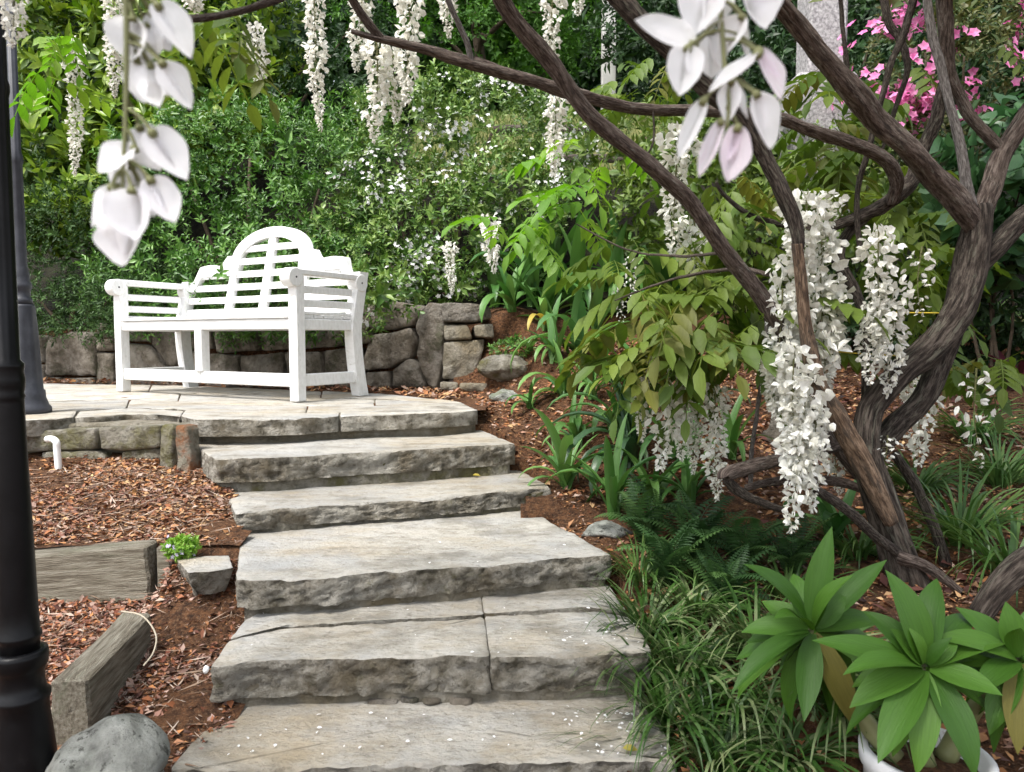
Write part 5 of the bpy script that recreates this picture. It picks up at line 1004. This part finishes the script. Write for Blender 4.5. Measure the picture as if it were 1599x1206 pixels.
for i, (x, y0, y1, w, d, k) in enumerate(RL):
    rg = random.Random(900 + i); p = at(x, y0, d); q = at(x, y1, d); h = p[2] - q[2]; ww = w * mpp(d) * 1.06
    M = Matrix.Translation(Vector(p)) @ Matrix.Rotation(rg.uniform(-.06, .06), 4, 'Y') @ Matrix.Rotation(rg.uniform(0, 6.28), 4, 'Z') @ Matrix.Diagonal((ww, ww, h, 1)); inst('raceme', raceme_for(k, h / ww), M, wist)

# ---- compound leaves, each its own mesh -----------------------------------------------------------------
def pinnate(seed, pairs=5, curl=.25, big=1.0):
    rg = np.random.default_rng(seed); P, A, N, L, W = [], [], [], [], []
    pos = lambda t: np.array([0.03 * math.sin(t * 3 + seed), t, -curl * t * t])
    for i in range(pairs):
        t = .28 + .68 * i / pairs
        for s in (-1, 1): P.append(pos(t + rg.uniform(-.01, .01))); A.append((s * .85, .55 + rg.uniform(-.15, .15), -.35 + rg.uniform(-.3, .15))); N.append((s * .25, 0, 1)); L.append(.36 * big * (1 - .25 * abs(t - .6)) * rg.uniform(.85, 1.15)); W.append(.165 * big * rg.uniform(.9, 1.1))
    P.append(pos(.98)); A.append((0, 1, -.6)); N.append((0, .4, 1)); L.append(.36); W.append(.16)
    a = leaves8(np.array(P), np.array(A, float), np.array(N, float), np.array(L), np.array(W), .14, .22)
    ts = np.linspace(0, 1, 7); c = np.array([pos(t) for t in ts]); s = np.array([.008, 0, 0]); Vr = np.concatenate([c - s, c + s]); m = 7
    return merge([a, (Vr, np.array([[i, m + i, m + i + 1] for i in range(m - 1)] + [[i, m + i + 1, i + 1] for i in range(m - 1)]))])
PN = [make_mesh('leaf', *pinnate(s, p, c), MT['lf_wist'], True) for s, p, c in ((1, 4, .3), (2, 5, .15), (3, 4, .5))]
PY = [make_mesh('leaf', *pinnate(s, p, c), MT['lf_wist2'], True) for s, p, c in ((4, 4, .3), (5, 5, .2))]
LC = [ # x0,x1,y0,y1,d0,d1,count,mesh list,length m
 (950, 1180, 430, 560, 2.2, 2.6, 42, PN, .27), (1100, 1230, 440, 560, 2.15, 2.5, 16, PN, .26), (960, 1110, 360, 450, 2.4, 2.8, 12, PN, .25),
 (1240, 1400, 200, 330, 2.45, 3.0, 24, PN, .24), (1380, 1500, 290, 420, 2.4, 3.0, 18, PN, .24), (1270, 1340, 80, 260, 2.4, 2.9, 12, PN, .22), (1040, 1200, 250, 430, 2.4, 3.0, 22, PN, .22),
 (880, 1010, 230, 330, 2.8, 3.3, 10, PY, .26), (780, 880, 310, 360, 2.9, 3.2, 6, PY, .24), (940, 1050, 80, 150, 2.3, 2.6, 9, PN, .18), (330, 400, 15, 60, 1.2, 1.35, 5, PN, .15), (60, 130, 20, 140, 2.0, 2.4, 7, PY, .16), (1440, 1600, 540, 610, 2.6, 3.2, 14, PN, .22),
 (1380, 1470, 400, 520, 2.5, 2.9, 12, PN, .2), (1150, 1210, 560, 620, 2.4, 2.7, 4, PN, .2), (1360, 1440, 20, 160, 2.6, 3.0, 3, PN, .2), (1500, 1600, 60, 130, 2.6, 3.0, 2, PN, .2)]
for i, (x0, x1, y0, y1, d0, d1, n, ms, L) in enumerate(LC):
    rg = random.Random(1200 + i)
    for j in range(n):
        p = at(rg.uniform(x0, x1), rg.uniform(y0, y1), rg.uniform(d0, d1)); a = rg.uniform(0, 6.28); l = L * rg.uniform(.75, 1.15)
        M = Matrix.Translation(Vector(p)) @ Matrix.Rotation(a, 4, 'Z') @ Matrix.Rotation(rg.uniform(-.75, .15), 4, 'X') @ Matrix.Rotation(rg.uniform(-.4, .4), 4, 'Y') @ Matrix.Diagonal((l, l, l, 1)); inst('leaf', ms[rg.randrange(len(ms))], M, wist)
# the rest of the crown spreads overhead, above the frame, shading the right bank; near lobes added to shade the steps
rg = np.random.default_rng(44)
lob = [(np.array([x, y, z]), np.array([rx, ry, rz])) for x, y, z, rx, ry, rz in [(1.0, 2.6, 2.25, .9, .8, .30), (2.0, 2.6, 2.3, .9, .9, .35), (1.6, 1.6, 1.85, .8, .6, .25), (2.4, 3.8, 3.0, 1.0, .8, .4), (1.2, 3.7, 2.9, .8, .7, .3), (2.9, 1.8, 1.8, .7, .9, .4), (.3, .9, 1.9, .9, .6, .25), (-.7, .7, 2.0, .8, .6, .22), (1.2, .8, 1.75, .7, .6, .25), (-1.5, .5, 2.1, .7, .6, .2), (-1.0, .0, 2.05, .8, .6, .2), (-.2, .1, 2.0, .8, .6, .2)]]
P, N = lobes_surface(lob, 3100, rg, (.2, 1.05), 1.0, .2, 3); V, Fc = leaves8(*twigs(P, N, rg, 9, .24, .085, .04, 70, .9, -.2)); tag(add('crown', V, Fc, MT['lf_canopy'], wist), kind='stuff')

# ---- the two near racemes, petal by petal -----------------------------------------------------------------
def petal_mesh(w, cup, crease, droop, seed, m=None):
    rg = np.random.default_rng(seed); n, k = 12, 8; V = []
    for i in range(n + 1):
        t = i / n; ww = w * .5 * max(.08, math.sin(math.pi * (.05 + .90 * t) ** .9) ** .75) * (1 if t < .999 else .3) * (1 + .06 * math.sin(9 * t + seed)) * (1.08 - .3 * t * t)
        for j in range(k + 1):
            s = j / k * 2 - 1; V.append((s * ww, t + .02 * math.sin(s * 5 + seed) * t, cup * ww * (s * s) - crease * ww * (1 - abs(s)) ** 3 - droop * t * t + .012 * math.sin(7 * s + 9 * t + seed)))
    Fc = [(i * (k + 1) + j, i * (k + 1) + j + 1, (i + 1) * (k + 1) + j + 1, (i + 1) * (k + 1) + j) for i in range(n) for j in range(k)]
    return np.array(V), Fc
def near_raceme(label, stalk, petals, d):
    C = spline([at(x, y, d) for x, y in stalk], 24); V, Fc = tube(C, np.linspace(.0022, .0012, 24), 8, .1, 3); o = add('raceme', V, Fc, MT['stalk'], wist, True, loc=C[0]); o['label'] = label
    rq = random.Random(77); petals = petals + [(x0 + rq.uniform(-4, 4), y0, x0 + (x1 - x0) * rq.uniform(.62, .85) + rq.uniform(-14, 14), y0 + (y1 - y0) * rq.uniform(.62, .85), w * rq.uniform(.38, .55), dd + rq.uniform(.004, .010), roll + rq.choice((-1, 1)) * rq.uniform(.6, 1.1), pink) for x0, y0, x1, y1, w, dd, roll, pink in petals if w > 30]
    for i, (x0, y0, x1, y1, w, dd, roll, pink) in enumerate(petals):
        a = at(x0, y0, d + dd); b = at(x1, y1, d + dd - .006 + .012 * random.random()); ax = b - a; L = np.linalg.norm(ax); rg = random.Random(60 + i)
        n = unit(np.array([0, -1.0, .15])); side = np.cross(unit(ax), n); n = n * math.cos(roll) + side * math.sin(roll)
        V, Fc = petal_mesh(w * 1.12 * mpp(d) / L, rg.uniform(.35, .75), rg.uniform(.35, .9), rg.uniform(-.12, .2), i)
        me = make_mesh('petal', V, Fc, MT['fl_petal_pink' if pink else 'fl_petal'], True); inst('petal', me, frame(a, ax, n, L, L, L), o)
        j = np.argmin(((C - a) ** 2).sum(1)); j = max(0, j - 2); V, Fc = tube(spline([C[j], (C[j] + a) / 2 + np.array([0, 0, .003]), a], 7), np.linspace(.0009, .0011, 7), 6); add('pedicel', V, Fc, MT['stalk'], o, True)
        V, Fc = tube(np.array([a - ax * .06, a + ax * .02, a + ax * .10]), [.0014, .0034, .0026], 8); add('calyx', V, Fc, MT['stalk'], o, True)
near_raceme('large near raceme of white petals hanging at upper left', [(190, -70), (196, 0), (198, 60), (197, 130), (196, 190), (193, 250), (191, 310)], [
    (208, 28, 205, 94, 64, 0, .1, 0), (228, 38, 226, 96, 46, .012, -.5, 0), (245, 8, 298, 80, 46, -.004, -.4, 0), (238, 20, 262, 78, 44, .010, .3, 0), (215, 92, 226, 160, 40, .01, .3, 0), (252, 98, 298, 166, 40, -.004, -.3, 0), (234, 100, 250, 168, 50, .006, .2, 0),
    (218, 198, 240, 262, 56, .012, .2, 0), (236, 206, 290, 274, 52, -.002, -.3, 0), (212, 232, 158, 272, 50, .0, .5, 0), (200, 228, 178, 296, 44, .010, .7, 0), (206, 262, 208, 302, 40, .014, -.2, 0), (176, 292, 142, 362, 46, -.002, .6, 0), (206, 296, 206, 374, 68, -.010, .05, 0), (234, 280, 273, 350, 48, -.003, -.4, 0), (220, 288, 240, 340, 36, .01, -.6, 0), (193, 340, 194, 416, 62, .004, .0, 0), (185, 290, 168, 340, 34, .012, .3, 0)], .48)
near_raceme('large near raceme of white petals hanging at top centre right', [(1118, -80), (1122, -20), (1128, 50), (1132, 110), (1138, 160), (1135, 200)], [
    (1084, 72, 992, 34, 46, 0, .2, 0), (1074, 74, 1062, 144, 50, -.004, .1, 0), (1108, -30, 1082, 50, 62, .0, .2, 0), (1122, -30, 1110, 44, 46, .008, -.3, 0), (1172, -24, 1196, 44, 64, .0, -.2, 0), (1160, 26, 1126, 82, 40, -.004, .5, 0), (1158, 30, 1166, 96, 18, .006, -.8, 0), (1110, 48, 1112, 120, 46, .014, .2, 0), (1186, 84, 1104, 132, 20, -.006, .9, 0), (1184, 78, 1216, 158, 36, .0, -.4, 1), (1142, 126, 1136, 192, 30, -.002, .3, 0), (1152, 128, 1160, 186, 16, .002, -.9, 0), (1180, 146, 1212, 226, 44, -.006, -.2, 0),
    (1100, 156, 1058, 246, 26, -.002, .3, 0), (1128, 188, 1093, 278, 24, .002, .4, 1), (1152, 198, 1134, 286, 44, .0, -.1, 1)], .50)

# ================================================================== LITTER
def litter(name, label, P, mat, s0, s1, seed, asp=.45, lift=.006, tilt=.5):
    rg = np.random.default_rng(seed); n = len(P); a = rg.uniform(0, 2 * math.pi, n); A = np.c_[np.cos(a), np.sin(a), rg.normal(size=n) * tilt * .6]; N = np.c_[rg.normal(size=(n, 2)) * tilt, np.ones(n)]
    L = s0 * .7 + (s1 * 1.35 - s0 * .7) * rg.random(n) ** 2.2; V, Fc = leaves2(P + np.c_[np.zeros((n, 2)), rg.uniform(0, lift, n)], A, N, L, L * asp * rg.uniform(.6, 1.4, n), .25, -.05)
    return tag(add(name, V, Fc, mat, None, loc=(P[:, 0].mean(), P[:, 1].mean(), P[:, 2].min())), label, 'litter', kind='stuff')
def scatter(x0, x1, y0, y1, n, zf, ok, seed):
    rg = np.random.default_rng(seed); P = np.c_[rg.uniform(x0, x1, n), rg.uniform(y0, y1, n)]; k = np.array([ok(x, y) for x, y in P]); P = P[k]; return np.c_[P, zf(P)]
okl = lambda x, y: x < flank_x(y) - .03
P = scatter(-2.5, -.9, 2.48, 3.34, 30000, up_z, lambda x, y: x < flank_x(y) - .02, 1)
litter('leaf_litter', 'orange and brown bark mulch in the upper bed left of the steps', P, MT['mulch_red'], .008, .026, 2)
Pq = scatter(-2.5, -1.0, 2.48, 2.95, 5000, up_z, okl, 3); Pq = Pq[fbm(Pq, 3, 5, 2) > -.1]; litter('leaf_litter', 'dry purplish leaves over the upper bed near the sleeper', Pq, MT['mulch_purple'], .012, .028, 4, .42, .012, .7)
P = scatter(-2.2, -.6, 1.0, 2.42, 40000, lo_z, lambda x, y: x < flank_x(y) - .02, 5); litter('leaf_litter', 'red-brown bark mulch in the lower bed left of the steps', P, MT['mulch'], .008, .024, 6)
Pq = scatter(-2.2, -.85, 1.3, 2.42, 6500, lo_z, okl, 7); Pq = Pq[(fbm(Pq, 2.5, 9, 2) > .0) | (Pq[:, 0] < -1.05)]; litter('leaf_litter', 'dry purplish leaves in the lower bed around the sleeper', Pq, MT['mulch_purple'], .012, .028, 8, .42, .012, .7)
for (z, y0, y1, s) in ((up_z, 2.48, 3.2, 11), (lo_z, 1.1, 2.4, 12)):
    P = scatter(-2.2, -.7, y0, y1, 3200, z, okl, s); litter('dry_needles', ['thin pale dry needles strewn over the upper bed', 'thin pale dry needles strewn over the lower bed'][s - 11], P, MT['needle'], .03, .085, s, .05, .012, .25)
okr = lambda x, y: x > np.interp(y, STEPR[:, 1], STEPR[:, 0]) + .015
P = scatter(-.3, 2.6, 1.2, 5.3, 60000, bank_z, okr, 13); litter('leaf_litter', 'red bark mulch over the bank right of the steps', P, MT['mulch_red'], .010, .034, 14)
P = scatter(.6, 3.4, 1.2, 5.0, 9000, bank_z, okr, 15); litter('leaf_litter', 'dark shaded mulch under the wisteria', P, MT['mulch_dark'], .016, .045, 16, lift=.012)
P = scatter(-5, -.2, 4.1, 6.6, 22000, lambda P: np.full(len(P), .0), lambda x, y: y < WA[1] + (WB[1] - WA[1]) * (x - WA[0]) / (WB[0] - WA[0]) - .01 and y > np.interp(x, back_line[:, 0], back_line[:, 1]) + .03 and x < -.32, 17); litter('leaf_litter', 'orange fallen leaves along the foot of the garden wall', P, MT['mulch_red'], .02, .05, 18, lift=.02)
P = scatter(-4.4, -.5, 5.2, 7.4, 5000, bank_z, bank_in, 19); litter('leaf_litter', 'brown leaf litter on top of the bank behind the wall', P, MT['mulch_dark'], .02, .05, 20)
# white petals dropped on the lower steps
rg = np.random.default_rng(31); pts = []
for (k, x0, x1, y0, y1, n) in [(4, 380, 980, 945, 1020, 18), (4, 850, 1000, 970, 1012, 24), (5, 350, 1000, 1112, 1180, 34), (5, 880, 1010, 1104, 1130, 40), (5, 900, 1050, 1120, 1180, 16), (3, 420, 900, 840, 880, 5)]:
    pts += [on_z(rg.uniform(x0, x1), rg.uniform(y0, y1), ZS[k] + .007) for _ in range(n)]
P = np.array(pts); n = len(P); a = rg.uniform(0, 6.28, n); L = rg.uniform(.006, .014, n)
V, Fc = leaves8(P, np.c_[np.cos(a), np.sin(a), rg.uniform(-.05, .2, n)], np.c_[rg.normal(size=(n, 2)) * .3, np.ones(n)], L, L * rg.uniform(.35, .7, n), .12, .1); tag(add('fallen_petals', V, Fc, MT['fl_white'], None, loc=(*P.mean(0)[:2], ZS[5])), 'small white petals fallen on the lower steps', 'petals', kind='stuff')
for (x, y, k, L, lab) in [(972, 1168, 5, .035, 'fallen yellow-green leaf near the right end of the lowest step'), (738, 742, 2, .035, 'tiny yellow fallen leaf at the back of a middle step')]:
    p = on_z(x, y, ZS[k] + .008); V, Fc = leaves8(p[None], np.array([[.9, -.2, .1]]), np.array([[.1, -.4, 1.0]]), np.array([L]), np.array([L * .6])); o = add('fallen_leaf', V, Fc, MT['lf_yellowing'], None); tag(o, lab, 'leaf')
